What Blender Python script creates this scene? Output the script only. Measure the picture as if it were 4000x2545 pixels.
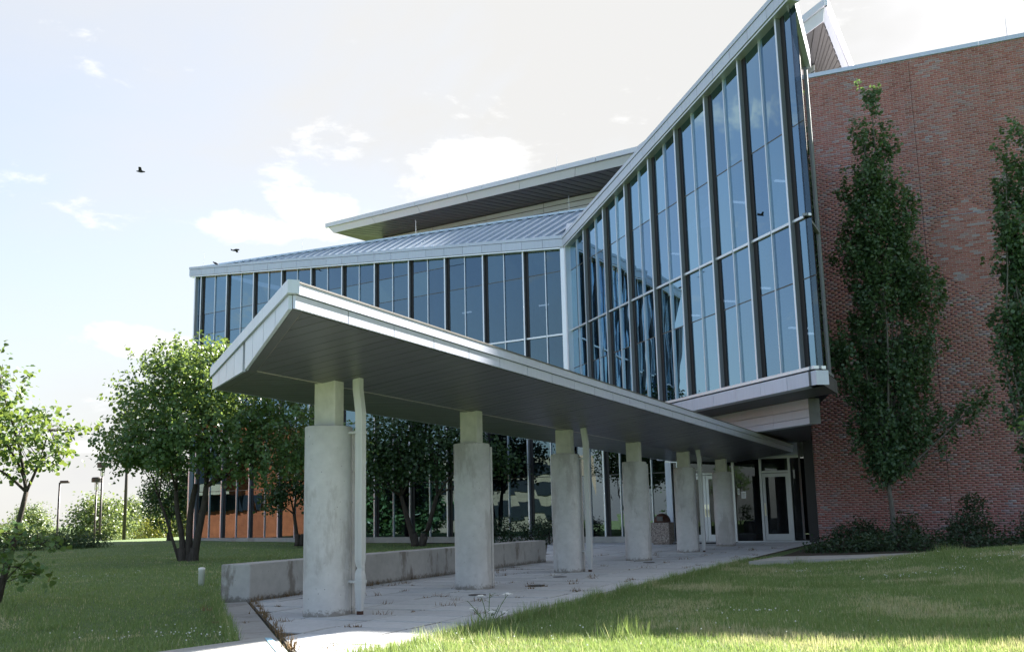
import bpy, math, random
import numpy as np
from mathutils import Vector, Matrix
R = math.radians
rng = np.random.default_rng(7); random.seed(7)
sc = bpy.context.scene
for o in list(bpy.data.objects): bpy.data.objects.remove(o)
COL = sc.collection

# ------------------------------------------------------------------ camera
cd = bpy.data.cameras.new('camera'); cam = bpy.data.objects.new('camera', cd); COL.objects.link(cam)
cd.sensor_width = 36.0; cd.lens = 36.0; cd.clip_end = 3000; cd.clip_start = 0.05
th, ro = R(10.15), R(1.34)
fw = Vector((0, math.cos(th), math.sin(th))); u0 = Vector((0, -math.sin(th), math.cos(th))); r0 = Vector((1, 0, 0))
rt = math.cos(ro)*r0 - math.sin(ro)*u0; up = math.cos(ro)*u0 + math.sin(ro)*r0
cam.matrix_world = Matrix(((rt.x, up.x, -fw.x, 0), (rt.y, up.y, -fw.y, 0), (rt.z, up.z, -fw.z, 1.2), (0, 0, 0, 1)))
sc.camera = cam

# ------------------------------------------------------------------ sky, sun, exposure
SUN_AZ, SUN_EL = 37.2, 31.7
W = bpy.data.worlds.new('World'); sc.world = W; W.use_nodes = True
nt = W.node_tree; nt.nodes.clear()
def N(t, typ, **kw):
    n = t.nodes.new(typ)
    for k, v in kw.items(): setattr(n, k, v)
    return n
out = N(nt, 'ShaderNodeOutputWorld'); bg = N(nt, 'ShaderNodeBackground'); bg.inputs[1].default_value = 0.05
sky = N(nt, 'ShaderNodeTexSky', sky_type='NISHITA', sun_disc=False, sun_elevation=R(SUN_EL), sun_rotation=R(SUN_AZ), altitude=200, air_density=1.0, dust_density=1.2, ozone_density=2.0)
tc = N(nt, 'ShaderNodeTexCoord')
def wnoise(scale, detail, rough, sx, sy, sz, lo, hi, loc=(0, 0, 0), dist=0.0):
    m = N(nt, 'ShaderNodeMapping'); m.inputs['Scale'].default_value = (sx, sy, sz); m.inputs['Location'].default_value = loc
    nt.links.new(tc.outputs['Generated'], m.inputs['Vector'])
    n = N(nt, 'ShaderNodeTexNoise'); n.inputs['Scale'].default_value = scale; n.inputs['Detail'].default_value = detail
    n.inputs['Roughness'].default_value = rough; n.inputs['Distortion'].default_value = dist
    nt.links.new(m.outputs[0], n.inputs['Vector'])
    r = N(nt, 'ShaderNodeMapRange', interpolation_type='SMOOTHSTEP'); r.inputs['From Min'].default_value = lo; r.inputs['From Max'].default_value = hi
    nt.links.new(n.outputs['Fac'], r.inputs['Value']); return r.outputs[0]
def wmix(fac, a, b):
    m = N(nt, 'ShaderNodeMix', data_type='RGBA')
    if isinstance(fac, float): m.inputs[0].default_value = fac
    else: nt.links.new(fac, m.inputs[0])
    for i, v in ((6, a), (7, b)):
        if isinstance(v, tuple): m.inputs[i].default_value = v
        else: nt.links.new(v, m.inputs[i])
    return m.outputs[2]
veil = wnoise(1.6, 6, .58, 1, 1, 2.2, .30, .75, (3.1, 1.7, 0), .4)          # thin high cloud
def wmath(op, a, b):
    m = N(nt, 'ShaderNodeMath', operation=op, use_clamp=(op == 'ADD'))
    for i, v in enumerate((a, b)):
        if isinstance(v, (int, float)): m.inputs[i].default_value = v
        else: nt.links.new(v, m.inputs[i])
    return m.outputs[0]
nv = N(nt, 'ShaderNodeVectorMath', operation='NORMALIZE'); nt.links.new(tc.outputs['Generated'], nv.inputs[0])
dt = N(nt, 'ShaderNodeVectorMath', operation='DOT_PRODUCT'); nt.links.new(nv.outputs[0], dt.inputs[0])
dt.inputs[1].default_value = (math.sin(R(SUN_AZ))*math.cos(R(SUN_EL)), math.cos(R(SUN_AZ))*math.cos(R(SUN_EL)), math.sin(R(SUN_EL)))
au = N(nt, 'ShaderNodeMapRange', interpolation_type='SMOOTHSTEP'); nt.links.new(dt.outputs['Value'], au.inputs['Value'])
au.inputs['From Min'].default_value = .05; au.inputs['From Max'].default_value = .92; au.inputs['To Min'].default_value = .14; au.inputs['To Max'].default_value = .82
sx = N(nt, 'ShaderNodeSeparateXYZ'); nt.links.new(nv.outputs[0], sx.inputs[0])
hr = N(nt, 'ShaderNodeMapRange', interpolation_type='SMOOTHSTEP'); nt.links.new(sx.outputs[2], hr.inputs['Value'])
hr.inputs['From Min'].default_value = 0; hr.inputs['From Max'].default_value = .30; hr.inputs['To Min'].default_value = .40; hr.inputs['To Max'].default_value = 0
haze_f = wmath('ADD', wmath('ADD', au.outputs[0], wmath('MULTIPLY', veil, .30)), hr.outputs[0])
c1 = wmix(haze_f, sky.outputs[0], (3.15, 3.14, 3.10, 1))
# cumulus: billowing noise, gathered into a few banks
cm = N(nt, 'ShaderNodeMapping'); cm.inputs['Scale'].default_value = (1, 1, 2.2); nt.links.new(nv.outputs[0], cm.inputs[0])
cn = N(nt, 'ShaderNodeTexNoise'); cn.inputs['Scale'].default_value = 9.0; cn.inputs['Detail'].default_value = 10; cn.inputs['Roughness'].default_value = .62; cn.inputs['Distortion'].default_value = .25
nt.links.new(cm.outputs[0], cn.inputs['Vector'])
bank = None
for cx, cy, cz, rx, rz in ((-.159, .9275, .3385, .07, .022), (-.09, .9418, .3239, .12, .028), (-.2394, .9346, .2632, .05, .018), (-.1713, .9444, .2807, .055, .026), (-.339, .9274, .158, .06, .014), (-.3795, .923, .0639, .035, .010), (-.72, .55, .36, .12, .03), (-.80, -.38, .42, .16, .05), (-.55, -.70, .30, .14, .04), (.35, -.80, .45, .16, .05), (.80, -.35, .30, .14, .04)):
    a = N(nt, 'ShaderNodeVectorMath', operation='SUBTRACT'); nt.links.new(nv.outputs[0], a.inputs[0]); a.inputs[1].default_value = (cx, cy, cz)
    b = N(nt, 'ShaderNodeVectorMath', operation='MULTIPLY'); nt.links.new(a.outputs[0], b.inputs[0]); b.inputs[1].default_value = (1/rx, 1/rx, 1/rz)
    l = N(nt, 'ShaderNodeVectorMath', operation='LENGTH'); nt.links.new(b.outputs[0], l.inputs[0])
    q = N(nt, 'ShaderNodeMapRange', interpolation_type='SMOOTHSTEP'); nt.links.new(l.outputs['Value'], q.inputs['Value'])
    q.inputs['From Min'].default_value = 0; q.inputs['From Max'].default_value = 1.7; q.inputs['To Min'].default_value = 1; q.inputs['To Max'].default_value = 0
    bank = q.outputs[0] if bank is None else wmath('MAXIMUM', bank, q.outputs[0])
pf = N(nt, 'ShaderNodeMapRange', interpolation_type='SMOOTHSTEP'); pf.inputs['From Min'].default_value = .60; pf.inputs['From Max'].default_value = .74
pf.inputs['To Max'].default_value = .95
nt.links.new(wmath('ADD', cn.outputs['Fac'], wmath('MULTIPLY', bank, .27)), pf.inputs['Value'])
c2 = wmix(pf.outputs[0], c1, (4.2, 4.2, 4.15, 1))
nt.links.new(c2, bg.inputs[0]); nt.links.new(bg.outputs[0], out.inputs[0])

sd = bpy.data.lights.new('sun', 'SUN'); sun = bpy.data.objects.new('sun', sd); COL.objects.link(sun)
sd.energy = 5.0; sd.angle = R(.55); sd.color = (1.0, .95, .87)
az, el = R(SUN_AZ), R(SUN_EL)
sv = Vector((math.sin(az)*math.cos(el), math.cos(az)*math.cos(el), math.sin(el)))
sun.rotation_euler = (-sv).to_track_quat('-Z', 'Y').to_euler()
sc.view_settings.view_transform = 'Standard'; sc.view_settings.look = 'None'; sc.view_settings.gamma = 1
sc.view_settings.exposure = 2.5
sc.view_settings.use_curve_mapping = False
sc.render.engine = 'CYCLES'
sc.cycles.max_bounces = 8; sc.cycles.transparent_max_bounces = 16; sc.cycles.caustics_reflective = False; sc.cycles.caustics_refractive = False

# ------------------------------------------------------------------ materials
M = {}
def mat(name):
    m = bpy.data.materials.new(name); m.use_nodes = True; M[name] = m
    t = m.node_tree; b = t.nodes['Principled BSDF']; return m, t, b
def noise(t, scale, detail=5, rough=.55, vec=None, mscale=(1, 1, 1)):
    if vec is None:
        g = N(t, 'ShaderNodeNewGeometry'); vec = g.outputs['Position']
    mp = N(t, 'ShaderNodeMapping'); mp.inputs['Scale'].default_value = mscale; t.links.new(vec, mp.inputs[0])
    n = N(t, 'ShaderNodeTexNoise'); n.inputs['Scale'].default_value = scale; n.inputs['Detail'].default_value = detail; n.inputs['Roughness'].default_value = rough
    t.links.new(mp.outputs[0], n.inputs['Vector']); return n.outputs['Fac']
def ramp(t, fac, stops):
    r = N(t, 'ShaderNodeValToRGB'); e = r.color_ramp.elements
    while len(e) < len(stops): e.new(.5)
    for i, (p, c) in enumerate(stops): e[i].position = p; e[i].color = (*c, 1) if len(c) == 3 else c
    t.links.new(fac, r.inputs[0]); return r.outputs[0]
def mixc(t, fac, a, b, bt='MIX'):
    m = N(t, 'ShaderNodeMix', data_type='RGBA', blend_type=bt)
    if isinstance(fac, (int, float)): m.inputs[0].default_value = fac
    else: t.links.new(fac, m.inputs[0])
    for i, v in ((6, a), (7, b)):
        if isinstance(v, tuple): m.inputs[i].default_value = (*v, 1) if len(v) == 3 else v
        else: t.links.new(v, m.inputs[i])
    return m.outputs[2]
def bump(t, b, h, strength=.3, dist=.01):
    n = N(t, 'ShaderNodeBump'); n.inputs['Strength'].default_value = strength; n.inputs['Distance'].default_value = dist
    t.links.new(h, n.inputs['Height']); t.links.new(n.outputs[0], b.inputs['Normal']); return n
def rnd(t):
    o = N(t, 'ShaderNodeObjectInfo'); return o.outputs['Random']
def metal(name, col, metallic, rough, var=.06, streak=0.0, wav=.12):
    m, t, b = mat(name)
    r = rnd(t); c = mixc(t, r, tuple(x*(1-var) for x in col), tuple(min(1, x*(1+var)) for x in col))
    if streak:
        s = noise(t, 3.0, 6, .6, mscale=(6, 6, .35)); s2 = ramp(t, s, [(.45, (0, 0, 0)), (.75, (1, 1, 1))])
        mm = N(t, 'ShaderNodeMath', operation='MULTIPLY'); mm.inputs[1].default_value = streak; t.links.new(s2, mm.inputs[0])
        c = mixc(t, mm.outputs[0], c, tuple(x*.55 for x in col))
    t.links.new(c, b.inputs['Base Color']); b.inputs['Metallic'].default_value = metallic
    rn = noise(t, 2.5, 4); rr = N(t, 'ShaderNodeMapRange'); rr.inputs['To Min'].default_value = rough*.8; rr.inputs['To Max'].default_value = rough*1.25
    t.links.new(rn, rr.inputs['Value']); t.links.new(rr.outputs[0], b.inputs['Roughness'])
    w = noise(t, 1.3, 2); bump(t, b, w, wav, .02)
    return m
metal('panel', (.51, .56, .68), .22, .32, .04, .22)
metal('panel_white', (.54, .57, .71), .22, .34, .02, .16)
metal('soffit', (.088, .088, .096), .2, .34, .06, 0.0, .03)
metal('seam', (.50, .46, .38), .2, .4)
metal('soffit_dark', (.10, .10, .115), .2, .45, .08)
metal('fin', (.24, .26, .29), .3, .45, .03)
metal('mullion', (.72, .76, .82), .55, .33, .03)
metal('roof', (.48, .58, .70), .4, .38, .02, .15)
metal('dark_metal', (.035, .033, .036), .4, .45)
metal('gutter', (.10, .095, .09), .3, .5)
metal('spout', (.56, .57, .57), .1, .42, .02, .3)
metal('door_frame', (.50, .52, .55), .7, .38, .02)
metal('chrome', (.75, .72, .6), .9, .28, .02)
metal('pole', (.05, .042, .04), .3, .5)
metal('wall_panel', (.62, .65, .76), .1, .42, .03, .1)
metal('vent_metal', (.6, .6, .6), .7, .3)

def glass(name, tint, trans, f0, wav):
    m = bpy.data.materials.new(name); m.use_nodes = True; M[name] = m; t = m.node_tree; t.nodes.clear()
    o = N(t, 'ShaderNodeOutputMaterial'); mx = N(t, 'ShaderNodeMixShader'); tr = N(t, 'ShaderNodeBsdfTransparent'); gl = N(t, 'ShaderNodeBsdfGlossy')
    tr.inputs[0].default_value = (*trans, 1); gl.inputs['Roughness'].default_value = .004
    lw = N(t, 'ShaderNodeLayerWeight'); lw.inputs[0].default_value = .5
    pw = N(t, 'ShaderNodeMath', operation='POWER'); pw.inputs[1].default_value = 1.4; t.links.new(lw.outputs['Facing'], pw.inputs[0])
    mr = N(t, 'ShaderNodeMapRange'); mr.inputs['To Min'].default_value = f0; mr.inputs['To Max'].default_value = .97
    t.links.new(pw.outputs[0], mr.inputs['Value'])
    t.links.new(mixc(t, rnd(t), tuple(x*.80 for x in tint), tuple(min(1, x*1.12) for x in tint)), gl.inputs['Color'])
    n = noise(t, .55, 2, .5, mscale=(1, 1, .45)); bp = N(t, 'ShaderNodeBump'); bp.inputs['Strength'].default_value = 1.0; bp.inputs['Distance'].default_value = wav
    t.links.new(n, bp.inputs['Height']); t.links.new(bp.outputs[0], gl.inputs['Normal'])
    # faint rain grime on the outer face
    df = N(t, 'ShaderNodeBsdfDiffuse'); df.inputs[0].default_value = (.45, .5, .52, 1)
    g = noise(t, 2.2, 6, .65, mscale=(5, 5, .4)); gr = N(t, 'ShaderNodeMapRange'); gr.inputs['From Min'].default_value = .5; gr.inputs['From Max'].default_value = .85; gr.inputs['To Max'].default_value = .07
    t.links.new(g, gr.inputs['Value']); m2 = N(t, 'ShaderNodeMixShader')
    t.links.new(mr.outputs[0], mx.inputs[0]); t.links.new(tr.outputs[0], mx.inputs[1]); t.links.new(gl.outputs[0], mx.inputs[2])
    t.links.new(gr.outputs[0], m2.inputs[0]); t.links.new(mx.outputs[0], m2.inputs[1]); t.links.new(df.outputs[0], m2.inputs[2]); t.links.new(m2.outputs[0], o.inputs[0])
glass('glass', (.50, .75, 1.0), (.05, .075, .12), .085, .009)
glass('glass_low', (.60, .74, .88), (.10, .12, .14), .16, .0015)
glass('door_glass', (.7, .78, .84), (.22, .25, .26), .05, .002)

glass('glass_return', (.86, .80, .78), (.40, .38, .37), .06, .001)
def concrete(name, base, scale=1.0, stain=.5, pits=True):
    m, t, b = mat(name)
    n1 = noise(t, 1.3*scale, 6, .6); n2 = noise(t, 9*scale, 5, .6); n3 = noise(t, 60, 3, .6)
    c = ramp(t, n1, [(.25, tuple(x*.72 for x in base)), (.5, base), (.8, tuple(min(1, x*1.15) for x in base))])
    c = mixc(t, .35, c, ramp(t, n2, [(.3, tuple(x*.7 for x in base)), (.7, tuple(x*1.12 for x in base))]))
    s = noise(t, 1.1*scale, 7, .7, mscale=(1.6, 1.6, .5)); sr = ramp(t, s, [(.54, (0, 0, 0)), (.60, (stain*.8, stain*.8, stain*.8)), (.75, (stain, stain, stain))])
    c = mixc(t, sr, c, (base[0]*.42, base[1]*.37, base[2]*.33))
    if pits:
        g = N(t, 'ShaderNodeNewGeometry'); v = N(t, 'ShaderNodeTexVoronoi'); v.inputs['Scale'].default_value = 15; t.links.new(g.outputs['Position'], v.inputs['Vector'])
        pr = ramp(t, v.outputs['Distance'], [(.05, (1, 1, 1)), (.11, (0, 0, 0))])
        gate = ramp(t, noise(t, 6, 2), [(.5, (0, 0, 0)), (.56, (1, 1, 1))])
        pf = mixc(t, 1.0, pr, gate, 'MULTIPLY'); c = mixc(t, pf, c, tuple(x*.3 for x in base))
    if pits:
        g2 = N(t, 'ShaderNodeNewGeometry'); sz = N(t, 'ShaderNodeSeparateXYZ'); t.links.new(g2.outputs['Position'], sz.inputs[0])
        sp = N(t, 'ShaderNodeMath', operation='MULTIPLY_ADD'); sp.inputs[1].default_value = -3.2; sp.inputs[2].default_value = .62; t.links.new(sz.outputs[2], sp.inputs[0])
        ad = N(t, 'ShaderNodeMath', operation='ADD'); t.links.new(sp.outputs[0], ad.inputs[0]); t.links.new(noise(t, 16, 7, .75), ad.inputs[1])
        c = mixc(t, ramp(t, ad.outputs[0], [(.86, (0, 0, 0)), (1.0, (.8, .8, .8))]), c, (base[0]*.34, base[1]*.31, base[2]*.27))
    t.links.new(c, b.inputs['Base Color']); b.inputs['Roughness'].default_value = .86
    bump(t, b, n3, .25, .006); return m
concrete('concrete', (.54, .535, .525), 1.0, .45); concrete('wall_concrete', (.46, .45, .43), 1.0, 1.0)
concrete('post_paint', (.57, .565, .53), 1.0, .12, False); concrete('curb', (.33, .32, .30), 1.0, .4, False); concrete('walk', (.38, .37, .34), .6, .4, False)
m, t, b = mat('paver')
n1 = noise(t, 2.0, 6, .6); n2 = noise(t, 14, 5, .65); r = rnd(t)
c = mixc(t, r, (.50, .51, .52), (.66, .67, .67)); c = mixc(t, .25, c, ramp(t, n1, [(.3, (.40, .41, .42)), (.7, (.64, .65, .66))])); c = mixc(t, .3, c, ramp(t, n2, [(.3, (.34, .34, .33)), (.65, (.62, .63, .63))]))
t.links.new(c, b.inputs['Base Color']); b.inputs['Roughness'].default_value = .9; bump(t, b, noise(t, 70), .2, .004)
m, t, b = mat('joint'); c = ramp(t, noise(t, 8, 5), [(.3, (.05, .04, .03)), (.7, (.11, .09, .06))]); t.links.new(c, b.inputs['Base Color']); b.inputs['Roughness'].default_value = 1
m, t, b = mat('mortar'); c = ramp(t, noise(t, 20, 4), [(.3, (.50, .46, .45)), (.7, (.64, .60, .59))]); t.links.new(c, b.inputs['Base Color']); b.inputs['Roughness'].default_value = .95
BR = [(0, (.27, .105, .095)), (.35, (.37, .152, .140)), (.7, (.35, .175, .170)), (.84, (.32, .205, .21)), (.93, (.33, .26, .29)), (1, (.36, .32, .36))]
for nm, att in (('brick', False), ('brick_field', True)):
    m, t, b = mat(nm)
    if att: a = N(t, 'ShaderNodeAttribute', attribute_name='tone'); f = a.outputs['Fac']
    else: f = rnd(t)
    c = ramp(t, f, BR); c = mixc(t, .35, c, mixc(t, 1.0, c, ramp(t, noise(t, 45, 5, .7), [(.3, (.55, .55, .55)), (.7, (1.5, 1.5, 1.5))]), 'MULTIPLY'))
    c = mixc(t, .4, c, mixc(t, 1.0, c, ramp(t, noise(t, .8, 6, .6, mscale=(2.2, 2.2, .22)), [(.35, (.62, .62, .62)), (.6, (1.1, 1.1, 1.1))]), 'MULTIPLY'))
    t.links.new(c, b.inputs['Base Color']); b.inputs['Roughness'].default_value = .85; bump(t, b, noise(t, 90), .3, .003)
def plain(name, col, rough=.8, var=.25, sc_=4.0, spec=.3):
    m, t, b = mat(name); n = noise(t, sc_, 5)
    c = ramp(t, n, [(.3, tuple(x*(1-var) for x in col)), (.7, tuple(min(1, x*(1+var)) for x in col))])
    t.links.new(c, b.inputs['Base Color']); b.inputs['Roughness'].default_value = rough; b.inputs['Specular IOR Level'].default_value = spec; return m
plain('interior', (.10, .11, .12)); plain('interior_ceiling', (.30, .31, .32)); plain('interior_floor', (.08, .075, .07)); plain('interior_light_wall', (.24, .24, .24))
plain('dark_soffit', (.10, .10, .11), .5); plain('soil', (.05, .042, .03), 1, .4, 12); plain('asphalt', (.09, .09, .09)); plain('rubber', (.02, .02, .02))
plain('paper', (.75, .76, .78), .7, .03); plain('blue_paint', (.30, .50, .60), .7, .2); plain('pvc', (.78, .78, .76), .5, .05); plain('rust_brown', (.07, .03, .02), .35, .2)
plain('red_brick_far', (.30, .085, .035), .9, .2, 1.5); plain('beige', (.30, .25, .18), .9, .15, 1); plain('tan_dark', (.10, .085, .06), .9, .2, 1); plain('window_dark', (.02, .025, .03), .08, .1, 1, .6)
plain('feather', (.05, .05, .06), .7, .4, 60); plain('flower', (.8, .8, .76), .8, .05); plain('stem', (.10, .17, .05), .8, .3, 20); plain('dry_weed', (.20, .13, .06), .9, .35, 30); plain('car_white', (.7, .72, .75), .3, .05)
m, t, b = mat('aggregate')
g = N(t, 'ShaderNodeNewGeometry'); v = N(t, 'ShaderNodeTexVoronoi'); v.inputs['Scale'].default_value = 55; t.links.new(g.outputs['Position'], v.inputs['Vector'])
hs = N(t, 'ShaderNodeSeparateColor'); t.links.new(v.outputs['Color'], hs.inputs[0])
t.links.new(ramp(t, hs.outputs[0], [(0, (.10, .08, .07)), (.5, (.26, .21, .18)), (1, (.48, .43, .38))]), b.inputs['Base Color']); b.inputs['Roughness'].default_value = .7; bump(t, b, v.outputs['Distance'], .6, .01)
def lamp_mat(name, col, e):
    m, t, b = mat(name); b.inputs['Base Color'].default_value = (*col, 1); b.inputs['Emission Color'].default_value = (*col, 1); b.inputs['Emission Strength'].default_value = e
lamp_mat('light_strip', (1, .93, .82), .55)
def bark(name, c0, c1):
    m, t, b = mat(name); n = noise(t, 9, 7, .7, mscale=(3, 3, .5)); t.links.new(ramp(t, n, [(.3, c0), (.7, c1)]), b.inputs['Base Color']); b.inputs['Roughness'].default_value = .95; bump(t, b, n, .8, .03)
bark('bark', (.028, .022, .018), (.085, .07, .055)); bark('bark_grey', (.09, .085, .075), (.22, .205, .18))
def leafmat(name, c0, c1, trans, gloss=.42):
    m = bpy.data.materials.new(name); m.use_nodes = True; M[name] = m; t = m.node_tree; b = t.nodes['Principled BSDF']; o = t.nodes['Material Output']
    a = N(t, 'ShaderNodeAttribute', attribute_name='tone'); big = noise(t, .9, 3)
    c = mixc(t, a.outputs['Fac'], c0, c1); c = mixc(t, .3, c, ramp(t, big, [(.3, c0), (.7, c1)]))
    t.links.new(c, b.inputs['Base Color']); b.inputs['Roughness'].default_value = gloss; b.inputs['Specular IOR Level'].default_value = .45
    tl = N(t, 'ShaderNodeBsdfTranslucent'); t.links.new(mixc(t, .75, c, trans), tl.inputs[0])
    mx = N(t, 'ShaderNodeMixShader'); mx.inputs[0].default_value = .30
    t.links.new(b.outputs[0], mx.inputs[1]); t.links.new(tl.outputs[0], mx.inputs[2]); t.links.new(mx.outputs[0], o.inputs[0])
leafmat('leaf_redbud', (.048, .110, .042), (.105, .190, .066), (.30, .40, .07))
leafmat('leaf_maple', (.042, .098, .048), (.120, .195, .100), (.16, .25, .06), .30)
leafmat('leaf_dark', (.030, .068, .028), (.066, .122, .044), (.10, .17, .03))
leafmat('leaf_bright', (.060, .13, .035), (.12, .20, .05), (.28, .36, .06))
leafmat('leaf_far', (.065, .12, .045), (.14, .20, .06), (.30, .36, .10))
leafmat('leaf_far_yellow', (.11, .15, .03), (.20, .23, .04), (.40, .40, .06))
leafmat('leaf_bush', (.022, .050, .026), (.045, .085, .040), (.08, .13, .03))
# grass: green and straw by place and blade
m = bpy.data.materials.new('grass'); m.use_nodes = True; M['grass'] = m; t = m.node_tree; b = t.nodes['Principled BSDF']; o = t.nodes['Material Output']
a = N(t, 'ShaderNodeAttribute', attribute_name='tone')
dry = N(t, 'ShaderNodeAttribute', attribute_name='dry')
c = mixc(t, a.outputs['Fac'], (.115, .232, .060), (.265, .375, .120)); c = mixc(t, dry.outputs['Fac'], c, (.68, .60, .38))
t.links.new(c, b.inputs['Base Color']); b.inputs['Roughness'].default_value = .6
tl = N(t, 'ShaderNodeBsdfTranslucent'); t.links.new(mixc(t, .5, c, (.22, .26, .05)), tl.inputs[0]); mx = N(t, 'ShaderNodeMixShader'); mx.inputs[0].default_value = .4
t.links.new(b.outputs[0], mx.inputs[1]); t.links.new(tl.outputs[0], mx.inputs[2]); t.links.new(mx.outputs[0], o.inputs[0])
m, t, b = mat('turf')
n1 = noise(t, .35, 6, .6); n2 = noise(t, 5, 6, .7); n3 = noise(t, 40, 4, .7)
c = ramp(t, n1, [(.3, (.12, .215, .052)), (.6, (.185, .28, .076)), (.8, (.31, .31, .12))]); c = mixc(t, .5, c, ramp(t, n2, [(.3, (.050, .10, .036)), (.7, (.12, .18, .066))]))
c = mixc(t, .4, c, ramp(t, n3, [(.3, (.02, .04, .015)), (.7, (.11, .15, .06))]))
t.links.new(c, b.inputs['Base Color']); b.inputs['Roughness'].default_value = .95; bump(t, b, n3, .7, .03)

# ------------------------------------------------------------------ mesh helpers
ORG = {}
def link(name, me, parent=None, loc=(0, 0, 0)):
    o = bpy.data.objects.new(name, me); COL.objects.link(o)
    ORG[o.name] = Vector(loc)
    if parent is not None: o.parent = parent; o.location = Vector(loc) - ORG[parent.name]
    else: o.location = loc
    return o
def tag(o, label=None, cat=None, group=None, kind=None):
    if label: o['label'] = label
    if cat: o['category'] = cat
    if group: o['group'] = group
    if kind: o['kind'] = kind
    return o
def thing(name, loc, label, cat, group=None): return tag(link(name, None, None, loc), label, cat, group)
def mesh(name, V, F, mt, parent=None, smooth=False, origin=None):
    V = np.asarray(V, float); c = V.mean(0) if origin is None else np.asarray(origin, float)
    me = bpy.data.meshes.new(name); me.from_pydata((V-c).tolist(), [], F); me.materials.append(M[mt])
    if smooth: me.polygons.foreach_set('use_smooth', [True]*len(me.polygons))
    me.update(); return link(name, me, parent, tuple(c))
HF = [(0, 1, 2, 3), (7, 6, 5, 4), (0, 4, 5, 1), (1, 5, 6, 2), (2, 6, 7, 3), (3, 7, 4, 0)]
def hexa(name, P, mt, parent): return mesh(name, P, HF, mt, parent)
def fastmesh(name, V, T, mt, parent=None, loc=(0, 0, 0), attrs=None, nper=3):
    """V (n,3) world, T (m,nper) int; attrs: per-face float dict"""
    me = bpy.data.meshes.new(name); V = np.asarray(V, np.float32)-np.asarray(loc, np.float32); T = np.asarray(T, np.int32)
    me.vertices.add(len(V)); me.vertices.foreach_set('co', V.ravel())
    me.loops.add(T.size); me.loops.foreach_set('vertex_index', T.ravel())
    me.polygons.add(len(T)); me.polygons.foreach_set('loop_start', np.arange(0, T.size, nper, dtype=np.int32))
    try: me.polygons.foreach_set('loop_total', np.full(len(T), nper, np.int32))
    except Exception: pass
    for k, v in (attrs or {}).items():
        a = me.attributes.new(k, 'FLOAT', 'FACE'); a.data.foreach_set('value', np.asarray(v, np.float32))
    me.materials.append(M[mt]); me.update(calc_edges=True); me.validate(); return link(name, me, parent, loc)
def dv(a): a = R(a); return np.array([math.sin(a), math.cos(a), 0.0])
UP = np.array([0, 0, 1.0])
class Frame:
    """a vertical plane: origin, horizontal direction d, outward normal n"""
    def __init__(s, o, az, naz): s.o = np.array([*o, 0.0]); s.d = dv(az); s.n = dv(naz)
    def p(s, t, z, w=0.0): return s.o + s.d*t + s.n*w + UP*z
    def box(s, name, t0, t1, z0, z1, w0, w1, mt, parent, z0b=None, z1b=None):
        z0b = z0 if z0b is None else z0b; z1b = z1 if z1b is None else z1b
        P = [s.p(t0, z0, w0), s.p(t1, z0b, w0), s.p(t1, z0b, w1), s.p(t0, z0, w1), s.p(t0, z1, w0), s.p(t1, z1b, w0), s.p(t1, z1b, w1), s.p(t0, z1, w1)]
        if np.dot(np.cross(s.d, s.n), UP) > 0: pass
        return hexa(name, P, mt, parent)
def fixnormals(o):
    import bmesh
    bm = bmesh.new(); bm.from_mesh(o.data); bmesh.ops.recalc_face_normals(bm, faces=bm.faces); bm.to_mesh(o.data); bm.free()
def tube_np(pts, rad, sides=7, cap=True):
    pts = np.asarray(pts, float); n = len(pts); V = []; F = []
    a = np.linspace(0, 2*math.pi, sides, endpoint=False)
    for i in range(n):
        d = pts[min(i+1, n-1)]-pts[max(i-1, 0)]; d /= (np.linalg.norm(d)+1e-9)
        x = np.cross(d, [0, 0, 1.0]) if abs(d[2]) < .95 else np.cross(d, [1.0, 0, 0]); x /= np.linalg.norm(x); y = np.cross(d, x)
        for k in a: V.append(pts[i]+rad[i]*(math.cos(k)*x+math.sin(k)*y))
    for i in range(n-1):
        for k in range(sides): F.append((i*sides+k, i*sides+(k+1) % sides, (i+1)*sides+(k+1) % sides, (i+1)*sides+k))
    if cap: F.append(tuple(range(sides-1, -1, -1))); F.append(tuple(range((n-1)*sides, n*sides)))
    return V, F
class MB:
    def __init__(s): s.V = []; s.F = []
    def add(s, V, F): k = len(s.V); s.V += [tuple(v) for v in V]; s.F += [tuple(i+k for i in f) for f in F]; return s
    def tube(s, pts, rad, sides=7): return s.add(*tube_np(pts, rad, sides))
    def boxc(s, x0, x1, y0, y1, z0, z1): return s.add([(x0, y0, z0), (x1, y0, z0), (x1, y1, z0), (x0, y1, z0), (x0, y0, z1), (x1, y0, z1), (x1, y1, z1), (x0, y1, z1)], [(3, 2, 1, 0), (4, 5, 6, 7), (0, 1, 5, 4), (1, 2, 6, 5), (2, 3, 7, 6), (3, 0, 4, 7)])
    def lathe(s, prof, c=(0, 0), seg=20):
        V = []; F = []; n = len(prof)
        for r_, z in prof:
            for k in range(seg): a = 2*math.pi*k/seg; V.append((c[0]+r_*math.cos(a), c[1]+r_*math.sin(a), z))
        for i in range(n-1):
            for k in range(seg): F.append((i*seg+k, i*seg+(k+1) % seg, (i+1)*seg+(k+1) % seg, (i+1)*seg+k))
        F.append(tuple(range(seg-1, -1, -1))); F.append(tuple(range((n-1)*seg, n*seg))); return s.add(V, F)
    def build(s, name, mt, parent=None, origin=None, smooth=False): return mesh(name, s.V, s.F, mt, parent, smooth, origin)
def copytree(o, parent=None):
    c = o.copy(); COL.objects.link(c); c.parent = parent; ORG[c.name] = ORG.get(o.name, Vector())
    for ch in list(o.children): copytree(ch, c)
    return c

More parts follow.
